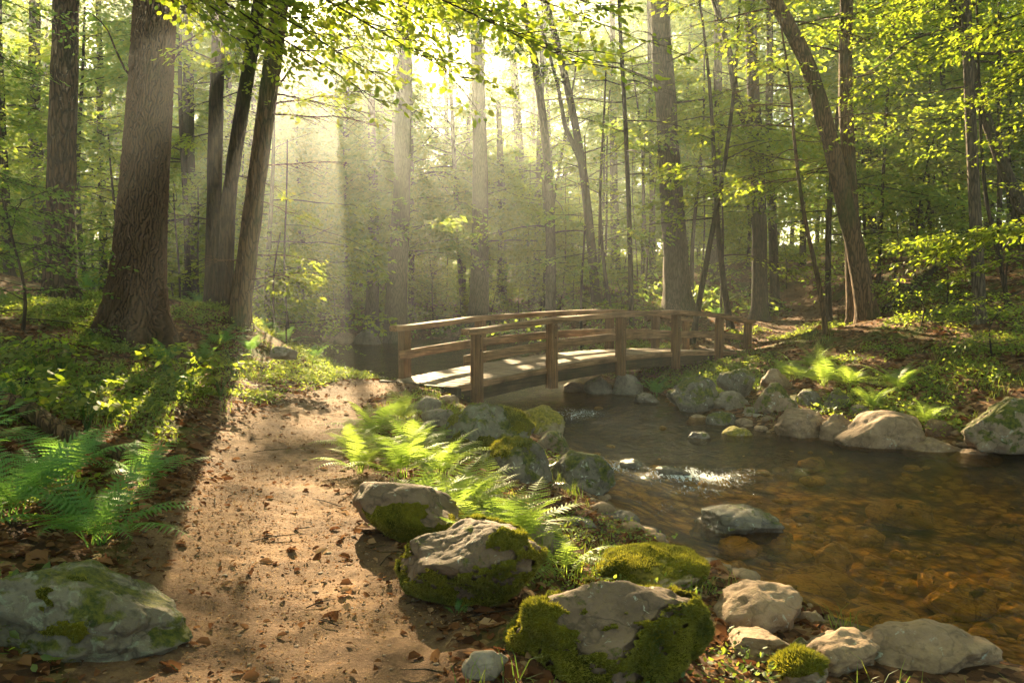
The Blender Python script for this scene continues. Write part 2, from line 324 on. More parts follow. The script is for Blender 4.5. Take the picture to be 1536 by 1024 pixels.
def empty(name, loc):
    o = bpy.data.objects.new(name, None); COL.objects.link(o); o.location = loc; o.empty_display_size = .2; return o
class Tubes:
    def __init__(s): s.V = []; s.F = []; s.T = []; s.n = 0
    def add(s, pts, rad, k=6, flare=0.0, lobes=5, ph=0.0, rough=0.0, seed=0, cap=True):
        pts = np.asarray(pts, float); rad = np.asarray(rad, float); m = len(pts)
        d = np.gradient(pts, axis=0); d /= np.linalg.norm(d, axis=1, keepdims=True)+1e-9
        ref = np.array([1., .0, 0]) if abs(d[0][0]) < .8 else np.array([0, 1., 0])
        a = np.cross(d, ref); a /= np.linalg.norm(a, axis=1, keepdims=True)+1e-9; b = np.cross(d, a)
        th = np.arange(k)/k*2*math.pi
        R = np.repeat(rad[:, None], k, 1)
        if flare > 0:
            hh = (pts[:, 2]-pts[0, 2])[:, None]; lob = .5+.5*np.cos(lobes*th+ph+1.3*np.sin(2*th+ph))[None, :]
            R = R*(1 + flare*np.exp(-hh/(rad[0]*.9))*(.35+.9*lob) + .10*np.exp(-hh/(rad[0]*6))*lob)
        P = pts[:, None, :] + R[..., None]*(np.cos(th)[None, :, None]*a[:, None, :] + np.sin(th)[None, :, None]*b[:, None, :])
        if rough > 0:
            Q = P.reshape(-1, 3).copy(); Q[:, 2] *= .35; nz = (fbm(Q*(1.6/rad[0])+seed*7.7, 3, seed)-.5).reshape(m, k)
            P = P + (P-pts[:, None, :])*(nz[..., None]*rough)
        base = s.n; s.V.append(P.reshape(-1, 3)); i = np.arange(m-1)[:, None]*k; j = np.arange(k)[None, :]; jn = (j+1) % k
        s.F.append((base+np.stack([i+j, i+jn, i+k+jn, i+k+j], -1)).reshape(-1, 4)); s.n += m*k
        if cap:
            tip = s.n; s.V.append(pts[-1:]+d[-1:]*rad[-1]*.5); s.n += 1; l = base+(m-1)*k
            s.T.append(np.stack([l+np.arange(k), l+(np.arange(k)+1) % k, np.full(k, tip)], 1))
    def build(s, name, mat, org):
        return mesh(name, np.concatenate(s.V)-np.asarray(org), [np.concatenate(s.F)]+([np.concatenate(s.T)] if s.T else []), mat, smooth=True)

# --- where the sun comes through the canopy: straight shafts along the sun's direction
E1 = np.array([math.cos(SUN_AZ), -math.sin(SUN_AZ), 0.0]); E2 = np.cross(SUND, E1); E2 = E2 if E2[2] > 0 else -E2
LIT = []      # (point, radius)
def lit(px, py, z, r, K=2.3):
    if px < 580 and z > -.05: r *= .62; K = 1.9
    if z < -.45: r *= 1.35; K = 1.4
    D = None; r_ = ray(px, py); tt = (z-CAMZ)/r_[2]; LIT.append((np.array([0, 0, CAMZ])+r_*tt, r, K))
def litd(px, py, D, r): LIT.append((at(px, py, D), r, 1.0))
for a in [(440, 738, 0, .42), (370, 790, 0, .25), (465, 885, 0, .32), (530, 606, .03, .5), (560, 590, .05, .4),
          (560, 660, .1, .6), (650, 690, .1, .65), (720, 720, 0, .5), (780, 745, 0, .45), (620, 610, .1, .4), (600, 730, .2, .3), (650, 800, .15, .28), (720, 815, .15, .22),
          (820, 920, .1, .22), (930, 900, .1, .28), (1010, 930, .1, .2), (960, 860, -.1, .3), (860, 850, -.1, .3), (1140, 915, -.2, .32), (1250, 985, -.3, .3), (1400, 985, -.3, .45), (1320, 960, -.4, .3), (1130, 980, -.3, .25),
          (1150, 720, -.6, .5), (1280, 715, -.6, .5), (1420, 735, -.6, .7), (1000, 720, -.5, .5), (1350, 760, -.8, .5), (1050, 690, -.5, .5), (1200, 800, -.8, .45), (1100, 800, -.5, .4), (1300, 850, -.8, .5), (1450, 850, -.8, .5), (1480, 940, -.8, .35), (950, 770, -.5, .4),
          (1200, 630, -.3, .4), (1310, 640, -.2, .6), (1400, 675, -.3, .5), (1490, 640, 0, .5), (1165, 600, 0, .3), (1100, 650, -.4, .3), (1220, 560, .2, .6), (1290, 570, .2, .7), (1370, 560, .4, .6), (1460, 600, .3, .5)]: lit(*a)
for a in [(660, 572, 13.2, .5), (740, 560, 14, .55), (820, 550, 15, .55), (900, 540, 16.5, .6), (980, 530, 18, .6), (1060, 527, 19.5, .6), (740, 500, 13.5, .5), (1150, 510, 22, 1.3), (1200, 500, 24, 1.2),
          (1260, 480, 19.5, .7), (1350, 470, 19, .5), (1420, 500, 16, .5), (1100, 200, 17, 1.2), (1160, 150, 17.5, 1.0), (1180, 250, 17.5, 1.0), (1080, 170, 17, .8), (1220, 120, 17.5, .8), (1440, 350, 12.5, .8), (1500, 360, 12.5, .8), (1310, 100, 20, 1.5), (1420, 180, 20, 1.2),
          (620, 40, 7.5, .3), (730, 60, 7.0, .35), (820, 70, 7, .4), (660, 100, 7, .25), (520, 30, 9, .25), (430, 170, 14, .5), (500, 200, 14, .5), (300, 60, 13, .45), (400, 400, 15.5, 1.0), (440, 420, 15.5, .7), (250, 20, 10.5, .5),
          (400, 480, 15.5, .8), (330, 560, 8.5, .5), (270, 550, 8.5, .45), (200, 500, 11, .7), (120, 560, 6.5, .3), (230, 600, 6.5, .25), (60, 480, 12, .7), (470, 540, 14.5, .6), (300, 500, 12, .6), (220, 560, 7.5, .3), (400, 520, 13.5, .6), (160, 600, 6, .25), (1000, 60, 20, 1.2), (940, 150, 26, 1.5), (690, 300, 28, 1.5)]: litd(*a)
for a in [(505, 330, 19, .36), (550, 370, 19, .42), (600, 340, 20, .34), (655, 400, 20, .48), (725, 380, 21, .38), (800, 400, 21, .45), (880, 400, 22, .34), (470, 400, 18, .3)]: litd(*a)
for a in [(1220, 760, -.6, .5), (1380, 700, -.6, .5), (1300, 790, -.6, .45), (1490, 800, -.6, .5), (1180, 860, -.6, .4), (1080, 740, -.5, .4), (1250, 910, -.6, .35), (1250, 520, .5, .5), (1330, 600, .1, .4), (1440, 560, .5, .5), (1100, 590, -.2, .35), (1150, 580, -.1, .35)]: lit(*a)
LP = np.array([q[0] for q in LIT]); LR = np.array([q[1]*(1.18 if q[0][0] > -1.2 or q[0][1] > 14 else 1.0) for q in LIT]); LK = np.array([q[2] for q in LIT])
LA = LP@E1; LB = LP@E2; LT = LP@SUND
DARK = [(at(120, 720, 5), 1.2), (at(150, 920, 3.7), .9), (at(210, 300, 12), .9), (at(90, 300, 15), .9), (at(950, 640, 13), .9), (at(60, 200, 15), 1.5), (at(640, 900, 4.2), .35)]
def sun_keep(P, glob=True):
    """True for leaf places that do not stand in one of the shafts of sun"""
    a = P@E1; b = P@E2; t = P@SUND
    nz = fbm(np.stack([a*1.0, b*2.2, np.zeros(len(a))], 1), 3, 77)
    nz2 = fbm(np.stack([a*.22, b*.30, np.zeros(len(a))], 1), 2, 79)
    nc = fbm(np.stack([a*.62, b*.80, np.zeros(len(a))], 1), 2, 83)
    mid = (a > -3) & (a < 6.5)
    cut = np.where(mid, (nc + (nz-.5)*.25) > .74, (nz + (nz2-.5)*.6) > .56)
    low = (P[:, 2] < 9) & (P[:, 1] < 60)
    cut &= RNG.random(len(a)) > np.where(low, .30, np.where(a > 6.5, .2, .10))
    dark = np.zeros(len(a), bool)
    for p, r in DARK: dark |= np.hypot(a-p@E1, b-p@E2) < r
    cut &= ~dark
    if not glob: cut[:] = False
    hit = np.zeros(len(a), bool)
    for i in range(len(LA)):
        rr_ = LR[i]*(.65+.7*nz); d2 = ((a-LA[i])/(rr_+.12))**2 + ((b-LB[i])/(rr_/LK[i]+.19))**2
        hit |= (d2 < 1) & (t > LT[i]+1.4*LR[i]+.5)
    cut |= hit
    # small broken patches over the path
    pth = (a > -1.25) & (a < .6) & (b > -6.2) & (b < -.9)
    pn = fbm(np.stack([a*1.3, b*2.6, np.full(len(a), 3.3)], 1), 2, 95)
    cut = np.where(pth, (pn > .53) | hit, cut)
    q_ = np.array([.35, 15.6, -.44]); cut &= np.hypot(a-q_@E1, (b-q_@E2)*1.3) > .75      # the water under the bridge stays in the shade
    return ~cut

def sprays_to_leaves(O, yaw, pitch, L, n, size, name, mat, org, big=True, wid=.42, carve=True, jitter=.35, droop=.35, round_=.62):
    """O (N,3) spray origins; every spray a flat drooping twig of n leaves"""
    N = len(O); r = RNG
    u = (np.arange(n)+.5)/n*np.ones((N, 1)); u = np.clip(u + r.normal(0, .04, (N, n)), .03, 1.0)
    side = np.where((np.arange(n) % 2)[None, :] == 0, 1., -1.)*np.ones((N, 1))
    k = r.random((N, n)); vmax = wid*np.sin(np.pi*np.clip(u, 0, 1)**.85)+.06
    v = side*vmax*k**.8; L_ = L[:, None]
    lx = (u + .25*np.abs(v))*L_; ly = v*L_; lz = (-droop*u*u*.5)*L_ + r.normal(0, .035, (N, n))*L_
    th = side*(.35+.9*r.random((N, n)))+r.normal(0, .25, (N, n))
    def rot(x, y, z):
        cp, sp = np.cos(pitch)[:, None], np.sin(pitch)[:, None]; cyw, syw = np.cos(yaw)[:, None], np.sin(yaw)[:, None]
        x2 = x*cp - z*sp; z2 = x*sp + z*cp
        return np.stack([x2*cyw - y*syw, x2*syw + y*cyw, z2], -1)
    P = (O[:, None, :] + rot(lx, ly, lz)).reshape(-1, 3)
    dz = -.15 - .35*u + r.normal(0, jitter, (N, n))
    D = rot(np.cos(th), np.sin(th), dz).reshape(-1, 3)
    if carve:
        kp = sun_keep(P, carve != 'spots'); P = P[kp]; D = D[kp]
    m = len(P)
    if m == 0: return None
    D /= np.linalg.norm(D, axis=1, keepdims=True)
    Nn = np.stack([r.normal(0, jitter, m), r.normal(0, jitter, m), np.ones(m)], 1)
    S = np.cross(D, Nn); S /= np.linalg.norm(S, axis=1, keepdims=True)+1e-9; Nn = np.cross(S, D)
    l = (size*(.65+.6*r.random(m)))[:, None]; w_ = l*round_
    if big:
        fold = .10*w_
        V = np.stack([P, P+D*l*.30+S*w_*.44-Nn*fold, P+D*l*.68+S*w_*.36-Nn*fold, P+D*l, P+D*l*.68-S*w_*.36-Nn*fold, P+D*l*.30-S*w_*.44-Nn*fold], 1)
        b = (np.arange(m)*6)[:, None]; F = np.concatenate([b+np.array([[0, 1, 2, 3]]), b+np.array([[0, 3, 4, 5]])], 1).reshape(-1, 4); rep = 2
    else:
        V = np.stack([P, P+D*l*.5+S*w_*.5, P+D*l, P+D*l*.5-S*w_*.5], 1); F = (np.arange(m)*4)[:, None]+np.arange(4)[None, :]; rep = 1
    val = np.clip(r.beta(2, 2, m), 0, 1)
    return mesh(name, V.reshape(-1, 3)-np.asarray(org), F, mat, {'v': ('FACE', np.repeat(val, rep))})

# ------------------------------------------------------------------ ground
def warp(n, near, far, p=2.6):
    t = np.linspace(0, 1, n); return near*t*n*.0 + far*(t*near/far*n*.0 + t**p*(1) ) if False else near*n*t + (far-near*n)*t**p
xs = np.concatenate([-warp(330, .035, 190, 3.4)[::-1][:-1], warp(330, .035, 190, 3.4)]); ys = np.concatenate([[-60, -40, -25, -15, -9, -5, -2.5, -1, 0, .7, 1.3], 1.8 + warp(520, .03, 240, 3.6)])
X, Y = np.meshgrid(xs, ys); Z = H(X, Y)
nx, ny = len(xs), len(ys); ii = np.arange(ny-1)[:, None]*nx + np.arange(nx-1)[None, :]
F = np.stack([ii, ii+1, ii+1+nx, ii+nx], -1).reshape(-1, 4)
SD = shore_sd(X, Y)
gm = mesh('ground', np.stack([X, Y, Z], -1).reshape(-1, 3), F, M['ground'], {'path': ('POINT', path_mask(X, Y).ravel()), 'bed_shade': ('POINT', sstep(10.2, 12.3, Y+.25*X).ravel()), 'wet': ('POINT', sstep(.06, -.12, Z-water_z(X, Y)-.02).ravel()*(SD.ravel() < .9))}, smooth=True)
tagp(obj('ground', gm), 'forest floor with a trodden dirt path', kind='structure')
gx = xs; gy = ys; GZ = Z
def HG(x, y):
    x = np.asarray(x, float); y = np.asarray(y, float)
    i = np.clip(np.searchsorted(gx, x)-1, 0, nx-2); j = np.clip(np.searchsorted(gy, y)-1, 0, ny-2)
    tx = np.clip((x-gx[i])/(gx[i+1]-gx[i]), 0, 1); ty = np.clip((y-gy[j])/(gy[j+1]-gy[j]), 0, 1)
    return GZ[j, i]*(1-tx)*(1-ty)+GZ[j, i+1]*tx*(1-ty)+GZ[j+1, i]*(1-tx)*ty+GZ[j+1, i+1]*tx*ty
def hg(x, y): return float(HG(np.array([x]), np.array([y]))[0])
# water
wx = np.arange(-25, 21, .12); wy = np.concatenate([np.arange(-3.2, 16, .055), np.arange(16, 41.2, .16)])
X, Y = np.meshgrid(wx, wy); sdw = shore_sd(X, Y)
FO = [(2.1, 9.15, .85, .38, 1.0), (2.0, 8.6, .45, .35, .7), (1.25, 9.6, .6, .5, .8), (1.15, 13.6, .75, .9, .75), (3.2, 9.3, .7, .22, .5), (2.2, 7.4, .8, .35, .45), (1.5, 7.9, .6, .5, .55), (1.6, 6.9, .5, .3, .35), (.4, 33, 3, .8, .2), (1.7, 11.9, .6, .25, .35)]
foam = np.zeros(X.shape)
for a, b, rx, ry, s in FO: foam = np.maximum(foam, s*np.exp(-((X-a)/rx)**2-((Y-b)/ry)**2))
rip = (n2(X, Y*.6, 3.2, 3, 31)-.5)*(.012+.16*foam) + (n2(X*1.5, Y, 9, 2, 33)-.5)*(.004+.07*foam)
WZ = water_z(X, Y)+rip
nx2 = len(wx); ii = np.arange(len(wy)-1)[:, None]*nx2 + np.arange(nx2-1)[None, :]
keep = (sdw < .55); kf = keep[:-1, :-1] & keep[1:, 1:] & keep[:-1, 1:] & keep[1:, :-1]
F = np.stack([ii, ii+1, ii+1+nx2, ii+nx2], -1)[kf].reshape(-1, 4)
used, inv = np.unique(F, return_inverse=True); V = np.stack([X, Y, WZ], -1).reshape(-1, 3)[used]
wm = mesh('water', V, inv.reshape(-1, 4), M['water'], {'foam': ('POINT', foam.ravel()[used])}, smooth=True)
tagp(obj('water', wm), 'clear brown stream', kind='structure')

# ------------------------------------------------------------------ rocks
def ico(sub):
    import bmesh
    bm = bmesh.new(); bmesh.ops.create_icosphere(bm, subdivisions=sub, radius=1.0)
    V = np.array([v.co[:] for v in bm.verts]); F = np.array([[v.index for v in f.verts] for f in bm.faces]); bm.free(); return V, F
ICO = {k: ico(k) for k in (3, 4, 5, 6)}
def rock_shape(seed, sx, sy, sz, sub=5, cuts=9, rough=.16, sharp=.5):
    r = np.random.default_rng(seed); V, F = ICO[sub]; V = V.copy()
    for _ in range(cuts):                        # flat facets
        n = r.normal(size=3); n /= np.linalg.norm(n); d = .62+.3*r.random()
        s = V@n; over = np.maximum(s-d, 0); V = V - n*(over*(.75+.25*sharp))[:, None]
    V = V*(1 + (fbm(V*1.3+seed*3.1, 3, seed)-.5)[:, None]*.5)
    nn = V/np.linalg.norm(V, axis=1, keepdims=True)
    V = V + nn*((fbm(V*3.1+seed, 4, seed+5)-.5)*rough*1.3)[:, None] + nn*((fbm(V*11+seed, 3, seed+9)-.5)*rough*.35)[:, None]
    rg = 1-np.abs(2*fbm(V*2.1+seed*1.7+fbm(V*5, 2, 3)[:, None]*.35, 2, seed+21)-1)*2.2; V = V - nn*(np.clip(rg, 0, 1)**4*rough*.38)[:, None]
    V = V - nn*((np.abs(fbm(V*6.3+seed, 3, seed+31)-.5))*rough*.5)[:, None]
    lo = V.min(0); hi = V.max(0); V = (V-(lo+hi)/2)/((hi-lo)/2)
    V = V*np.array([sx, sy, sz]); V[:, 2] = np.where(V[:, 2] < -sz*.55, -sz*.55-(V[:, 2]+sz*.55)*-.25, V[:, 2])
    return V, F
def normals(V, F):
    fn = np.cross(V[F[:, 1]]-V[F[:, 0]], V[F[:, 2]]-V[F[:, 0]]); N = np.zeros_like(V)
    for k in range(3): np.add.at(N, F[:, k], fn)
    return N/(np.linalg.norm(N, axis=1, keepdims=True)+1e-12)
def moss_on(root, V, F, seed, amount, blades, side=0.2, th=.03, blade=.022):
    N = normals(V, F); nz = fbm(V*3.2+seed, 4, seed+40)
    low = -V[:, 2]/np.abs(V[:, 2]).max()
    mk = sstep(0, .07, nz + N[:, 2]*side*.35 + low*side*.0 - (.5+(.5-amount)*.45))
    V2 = V + N*(mk*th*(.5+.9*fbm(V*14, 3, seed+3)) - .006)[:, None]
    fk = (mk[F] > .12).all(1)
    if fk.sum() < 20: return
    Fm = F[fk]; used, inv = np.unique(Fm, return_inverse=True)
    o = obj('moss', mesh('moss', V2[used], inv.reshape(-1, 3), M['moss'], smooth=True), root)
    # short blades standing out of the cushion
    A = V2[Fm[:, 0]]; B = V2[Fm[:, 1]]; C = V2[Fm[:, 2]]; ar = np.linalg.norm(np.cross(B-A, C-A), axis=1); r = np.random.default_rng(seed)
    pick = r.choice(len(Fm), blades, p=ar/ar.sum()); uv = r.random((blades, 2)); fl = uv.sum(1) > 1; uv[fl] = 1-uv[fl]
    P = A[pick]+(B-A)[pick]*uv[:, :1]+(C-A)[pick]*uv[:, 1:]; Nn = N[Fm[pick, 0]]
    D = Nn + r.normal(0, .45, (blades, 3)) + np.array([0, 0, .15]); D /= np.linalg.norm(D, axis=1, keepdims=True)
    S = np.cross(D, r.normal(size=(blades, 3))); S /= np.linalg.norm(S, axis=1, keepdims=True); l = (blade*(.5+r.random(blades)))[:, None]
    T = np.stack([P-S*l*.16-D*.004, P+S*l*.16-D*.004, P+D*l], 1)
    val = np.clip(fbm(P*6, 3, 5)*1.8-.4+r.normal(0, .12, blades), 0, 1)
    obj('moss_tuft', mesh('moss_tuft', T.reshape(-1, 3), np.arange(blades*3).reshape(-1, 3), M['moss_blade'], {'v': ('FACE', val)}), o)
ROCKS = []
def rock(px0, py0, px1, py1, zb, mat, label, name='boulder', seed=None, depth=.85, sub=5, cuts=9, rough=.16, rz=None, tilt=(0, 0), moss=None, sink=.28, group=None, sharp=.5, htop=None, wedge=0.0):
    D = (CAMZ-zb)*FPX/(py1-440.0); wd = (px1-px0)/FPX*D; seed = seed or int(px0*7+py0)
    hgt = max((py1-py0)/FPX*D*.93 - .10*wd*depth*(CAMZ-zb)/D*2, .28*wd) if htop is None else htop
    cx = ((px0+px1)/2-768)/FPX*(D+wd*depth*.42); cyy = D+wd*depth*.42
    sx = wd/2; sy = wd*depth/2; full = hgt/(1-sink); sz = full/2
    V, F = rock_shape(seed, sx*1.0, sy, sz, sub, cuts, rough, sharp)
    V[:, 2] = np.where(V[:, 2] > -sz*.3, -sz*.3+(V[:, 2]+sz*.3)*(1-wedge*V[:, 0]/sx), V[:, 2])
    r = random.Random(seed); a = rz if rz is not None else r.uniform(-.25, .25)
    R = np.array((Matrix.Rotation(a, 3, 'Z') @ Matrix.Rotation(tilt[0], 3, 'X') @ Matrix.Rotation(tilt[1], 3, 'Y')))
    V = V@R.T
    zc = zb + hgt - V[:, 2].max()
    loc = (cx, cyy, zc)
    me = mesh(name, V, F, M[mat], smooth=True)
    if moss:
        root = empty(name, loc); obj('stone', me, root); moss_on(root, V, F, seed, *moss)
    else: root = obj(name, me, None, loc)
    tagp(root, label, 'rock', group); ROCKS.append((cx, cyy, max(sx, sy), zc, sz)); return root
R_ = rock
R_(-60, 850, 286, 1008, .02, 'rock_lichen', 'grey-green lichen covered rock slab sloping down to the path beside the large fern', seed=101, sub=6, depth=.6, tilt=(.15, .12), wedge=.42, cuts=16, rough=.13, sharp=1, moss=(.16, 6000, -.3, .015, .012), sink=.35)
R_(722, 874, 1104, 1062, -.14, 'rock_brown', 'largest moss-covered boulder in the foreground beside the path', seed=103, sub=6, depth=.72, cuts=13, rough=.13, sharp=1, moss=(1.02, 70000, -.75, .04, .013), sink=.2)
R_(580, 783, 822, 922, -.05, 'rock_brown', 'mossy brown boulder at the path edge, in front of the smooth brown boulder', seed=114, sub=6, depth=.72, cuts=8, rough=.13, moss=(.92, 46000, -.6, .032, .012), sink=.2)
R_(513, 720, 702, 812, -.02, 'rock_brown', 'smooth rounded brown boulder at the path edge below the sunlit ferns', seed=108, sub=5, depth=.7, cuts=5, rough=.09, tilt=(0, .18), moss=(.34, 8000, -.5, .015, .012))
R_(688, 988, 766, 1034, .0, 'rock_grey', 'small angular grey stone lying left of the largest mossy boulder', name='stone', seed=111, sub=4, cuts=14, sharp=1)
R_(895, 838, 1070, 895, -.3, 'rock_yellow', 'low boulder topped with yellow moss behind the largest mossy boulder', seed=112, moss=(.62, 16000, .3, .02, .013))
R_(1068, 884, 1222, 985, -.5, 'rock_tan', 'pale rounded boulder right of the largest mossy boulder at the water edge', seed=120, cuts=7, rough=.12)
R_(1090, 960, 1200, 1012, -.42, 'rock_tan', 'flat pale stone in front of the pale rounded boulder', name='stone', seed=121, cuts=12, sharp=.9)
R_(1192, 958, 1338, 1035, -.48, 'rock_tan', 'pale cracked angular rock between the flat pale stone and the long pale boulder', seed=124, cuts=14, sharp=1)
R_(1298, 950, 1520, 1040, -.5, 'rock_tan', 'long pale pitted boulder at the near water edge', seed=127, cuts=8, rough=.2, depth=.6)
R_(1196, 922, 1250, 972, -.55, 'rock_tan', 'small pale stone touching the rounded boulder at the water edge', name='stone', seed=128, sub=4)
R_(1168, 990, 1262, 1050, -.40, 'rock_tanmoss', 'small stone with a green mossy top among the pale stones', name='stone', seed=129, sub=4, moss=(.6, 3000, .3, .015, .018))
R_(1195, 968, 1232, 1000, -.45, 'rock_grey', 'small blue-grey stone wedged between pale stones', name='stone', seed=130, sub=4)
R_(745, 788, 860, 850, -.22, 'rock_grey', 'plain grey boulder half hidden behind the mossy brown boulder', seed=131)
R_(664, 597, 806, 700, -.32, 'rock_lichen', 'large mottled boulder under the near end of the bridge', seed=135, depth=.7, cuts=8, moss=(.3, 5000, .2, .02, .02))
R_(762, 606, 850, 662, -.48, 'rock_yellow', 'orange-topped boulder at the water edge under the bridge', seed=137)
R_(797, 643, 856, 692, -.5, 'rock_tanmoss', 'round boulder with a yellow mossy crown below the orange-topped boulder', seed=139)
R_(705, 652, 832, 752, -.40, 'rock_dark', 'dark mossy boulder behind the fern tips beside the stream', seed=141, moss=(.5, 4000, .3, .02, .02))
R_(826, 672, 926, 746, -.52, 'rock_dark', 'mossy brown rock jutting into the small rapids', seed=143)
R_(804, 692, 866, 730, -.5, 'rock_wet', 'smooth dark wet stone behind the jutting mossy rock', name='stone', seed=145, sub=4)
R_(808, 724, 870, 758, -.52, 'rock_wet', 'flat black wet stone below the jutting mossy rock', name='stone', seed=147, sub=4)
R_(795, 686, 825, 706, -.45, 'rock_grey', 'small light stone on top of the wet stones by the rapids', name='stone', seed=149, sub=4)
R_(630, 612, 684, 655, -.18, 'rock_grey', 'grey stone between the ferns and the near bridge post', name='stone', seed=151, sub=4)
R_(616, 594, 662, 618, .0, 'rock_grey', 'low grey stone at the corner of the bridge deck', name='stone', seed=153, sub=4)
R_(655, 592, 688, 606, .0, 'rock_tan', 'small tan stone tucked beside the near bridge post', name='stone', seed=154, sub=4)
R_(876, 768, 966, 812, -.6, 'rock_wet', 'black wet rock breaking the shallow water by the ferns', seed=155)
R_(1040, 763, 1180, 822, -.66, 'rock_wet', 'broad wet grey rock alone in the middle of the stream', seed=157, rough=.2)
R_(822, 782, 900, 828, -.5, 'rock_wet', 'wet round stone at the shore behind the small fern', name='stone', seed=159, sub=4)
R_(942, 792, 1004, 822, -.62, 'rock_wet', 'flat wet stone right of the black wet rock', name='stone', seed=161, sub=4)
R_(1010, 846, 1100, 890, -.66, 'rock_wet', 'dark wet stone behind the pale rounded boulder', name='stone', seed=163, sub=4)
R_(1078, 812, 1150, 846, -.72, 'rock_bed', 'orange-brown stone just under the water below the broad wet rock', name='stone', seed=165, sub=4)
R_(985, 700, 1040, 722, -.55, 'rock_wet', 'small black rock in the white water of the rapids', name='stone', seed=166, sub=4)
R_(930, 690, 975, 710, -.55, 'rock_wet', 'small wet rock at the left end of the rapids', name='stone', seed=167, sub=4)
R_(1158, 612, 1250, 664, -.55, 'rock_tan', 'pale sunlit boulder with a shadow line on the far bank', seed=170)
R_(1232, 620, 1290, 670, -.55, 'rock_tan', 'upright tan stone left of the long smooth boulder on the far bank', seed=171, sub=4)
R_(1256, 614, 1396, 682, -.56, 'rock_tan', 'long smooth rounded boulder on the far bank', seed=173, cuts=3, rough=.07, depth=.6, sharp=.2, sink=.2)
R_(1390, 628, 1440, 666, -.5, 'rock_brown', 'small brown stone between the two largest far bank boulders', name='stone', seed=175, sub=4)
R_(1432, 588, 1610, 694, -.55, 'rock_tanmoss', 'huge moss-shouldered boulder on the far bank at the right', seed=177, sub=6, depth=.55, cuts=6, rough=.11, sink=.12)
R_(1342, 656, 1452, 694, -.62, 'rock_tan', 'low pale rock in the shallows before the long smooth boulder', seed=179, cuts=12)
R_(1428, 678, 1510, 704, -.64, 'rock_tan', 'flat tan slab in the shallows before the huge boulder', name='stone', seed=181)
R_(1132, 570, 1200, 628, -.42, 'rock_tanmoss', 'square mossy block in the bank below the far path', seed=183, cuts=12)
R_(1193, 580, 1240, 620, -.35, 'rock_dark', 'rounded mossy stone right of the square block', name='stone', seed=185, sub=4)
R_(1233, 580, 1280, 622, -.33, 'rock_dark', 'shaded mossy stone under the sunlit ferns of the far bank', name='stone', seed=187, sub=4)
R_(1140, 551, 1190, 582, -.1, 'rock_tan', 'flat tan stone on top of the square block by the bridge end', name='stone', seed=189, sub=4)
R_(1066, 585, 1132, 624, -.5, 'rock_grey', 'grey oval boulder below the far end of the bridge', seed=191)
R_(1060, 617, 1106, 644, -.55, 'rock_dark', 'low mossy stone at the shaded water edge', name='stone', seed=193, sub=4)
R_(1116, 612, 1164, 638, -.52, 'rock_grey', 'flat grey stone right of the low mossy stone', name='stone', seed=195, sub=4)
R_(1084, 640, 1132, 664, -.58, 'rock_yellow', 'bright yellow stone lit by the sun in the shallows', name='stone', seed=197, sub=4)
R_(1032, 648, 1068, 668, -.58, 'rock_wet', 'dark stone left of the bright yellow stone', name='stone', seed=199, sub=4)
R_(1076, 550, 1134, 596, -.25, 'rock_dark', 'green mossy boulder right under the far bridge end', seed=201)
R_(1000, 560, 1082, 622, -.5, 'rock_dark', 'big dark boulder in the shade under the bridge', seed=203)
R_(1128, 618, 1142, 630, -.48, 'rock_grey', 'pebble-sized grey stone beside the oval boulder', name='stone', seed=204, sub=3)
R_(1280, 606, 1312, 626, -.3, 'rock_grey', 'small grey stone above the long smooth boulder', name='stone', seed=205, sub=4)
R_(876, 563, 920, 592, -.45, 'rock_grey', 'upstream boulder seen under the bridge arch, left of the pale one', seed=207, sub=4)
R_(918, 558, 966, 594, -.46, 'rock_grey', 'pale pointed upstream boulder seen under the bridge arch', seed=209, sub=4)
R_(952, 588, 990, 608, -.48, 'rock_wet', 'small dark stone in the water under the bridge', name='stone', seed=211, sub=4)
R_(845, 572, 882, 590, -.46, 'rock_tan', 'leftmost tan stone seen under the bridge arch', name='stone', seed=213, sub=4)
R_(440, 452, 508, 492, -.35, 'rock_grey', 'big blue-grey boulder on the far shore of the pool', seed=217)
R_(500, 496, 532, 516, -.45, 'rock_tan', 'low stone on the pool shore left of the pointed one', name='stone', seed=219, sub=4)
R_(528, 492, 572, 517, -.45, 'rock_grey', 'pointed grey stone on the far shore of the pool', name='stone', seed=221, sub=4)
R_(482, 498, 503, 512, -.42, 'rock_tan', 'small light stone below the blue-grey boulder', name='stone', seed=222, sub=4)
R_(574, 500, 596, 512, -.42, 'rock_tan', 'small tan stone left of the bridge rail on the pool shore', name='stone', seed=223, sub=4)
R_(745, 497, 775, 510, -.42, 'rock_tan', 'white stone on the pool shore seen through the bridge rail', name='stone', seed=225, sub=4)
R_(404, 518, 447, 538, .55, 'rock_grey', 'flat dark stone set in the bank below the three trunks', name='stone', seed=227, sub=4, cuts=14, sharp=1)
R_(110, 428, 140, 446, 1.5, 'rock_grey', 'pale stone on the ground between the two left trunks', name='stone', seed=229, sub=4)
R_(1310, 750, 1412, 790, -.85, 'rock_bed', 'pale submerged stone in the middle of the clear pool', name='stone', seed=231, sub=4, sink=.4, htop=.2)
R_(1205, 870, 1300, 905, -.85, 'rock_bed', 'submerged orange stone near the pale boulders', name='stone', seed=233, sub=4, sink=.4, htop=.2)
R_(1400, 885, 1510, 935, -.9, 'rock_bed', 'broad submerged stone close to the lower right water', name='stone', seed=235, sub=4, sink=.4, htop=.2)
R_(1130, 800, 1200, 830, -.85, 'rock_bed', 'submerged flat stone right of the broad wet rock', name='stone', seed=237, sub=4, sink=.4, htop=.2)
R_(1230, 835, 1290, 860, -.85, 'rock_bed', 'small round submerged stone above the submerged orange one', name='stone', seed=239, sub=4, sink=.4, htop=.2)
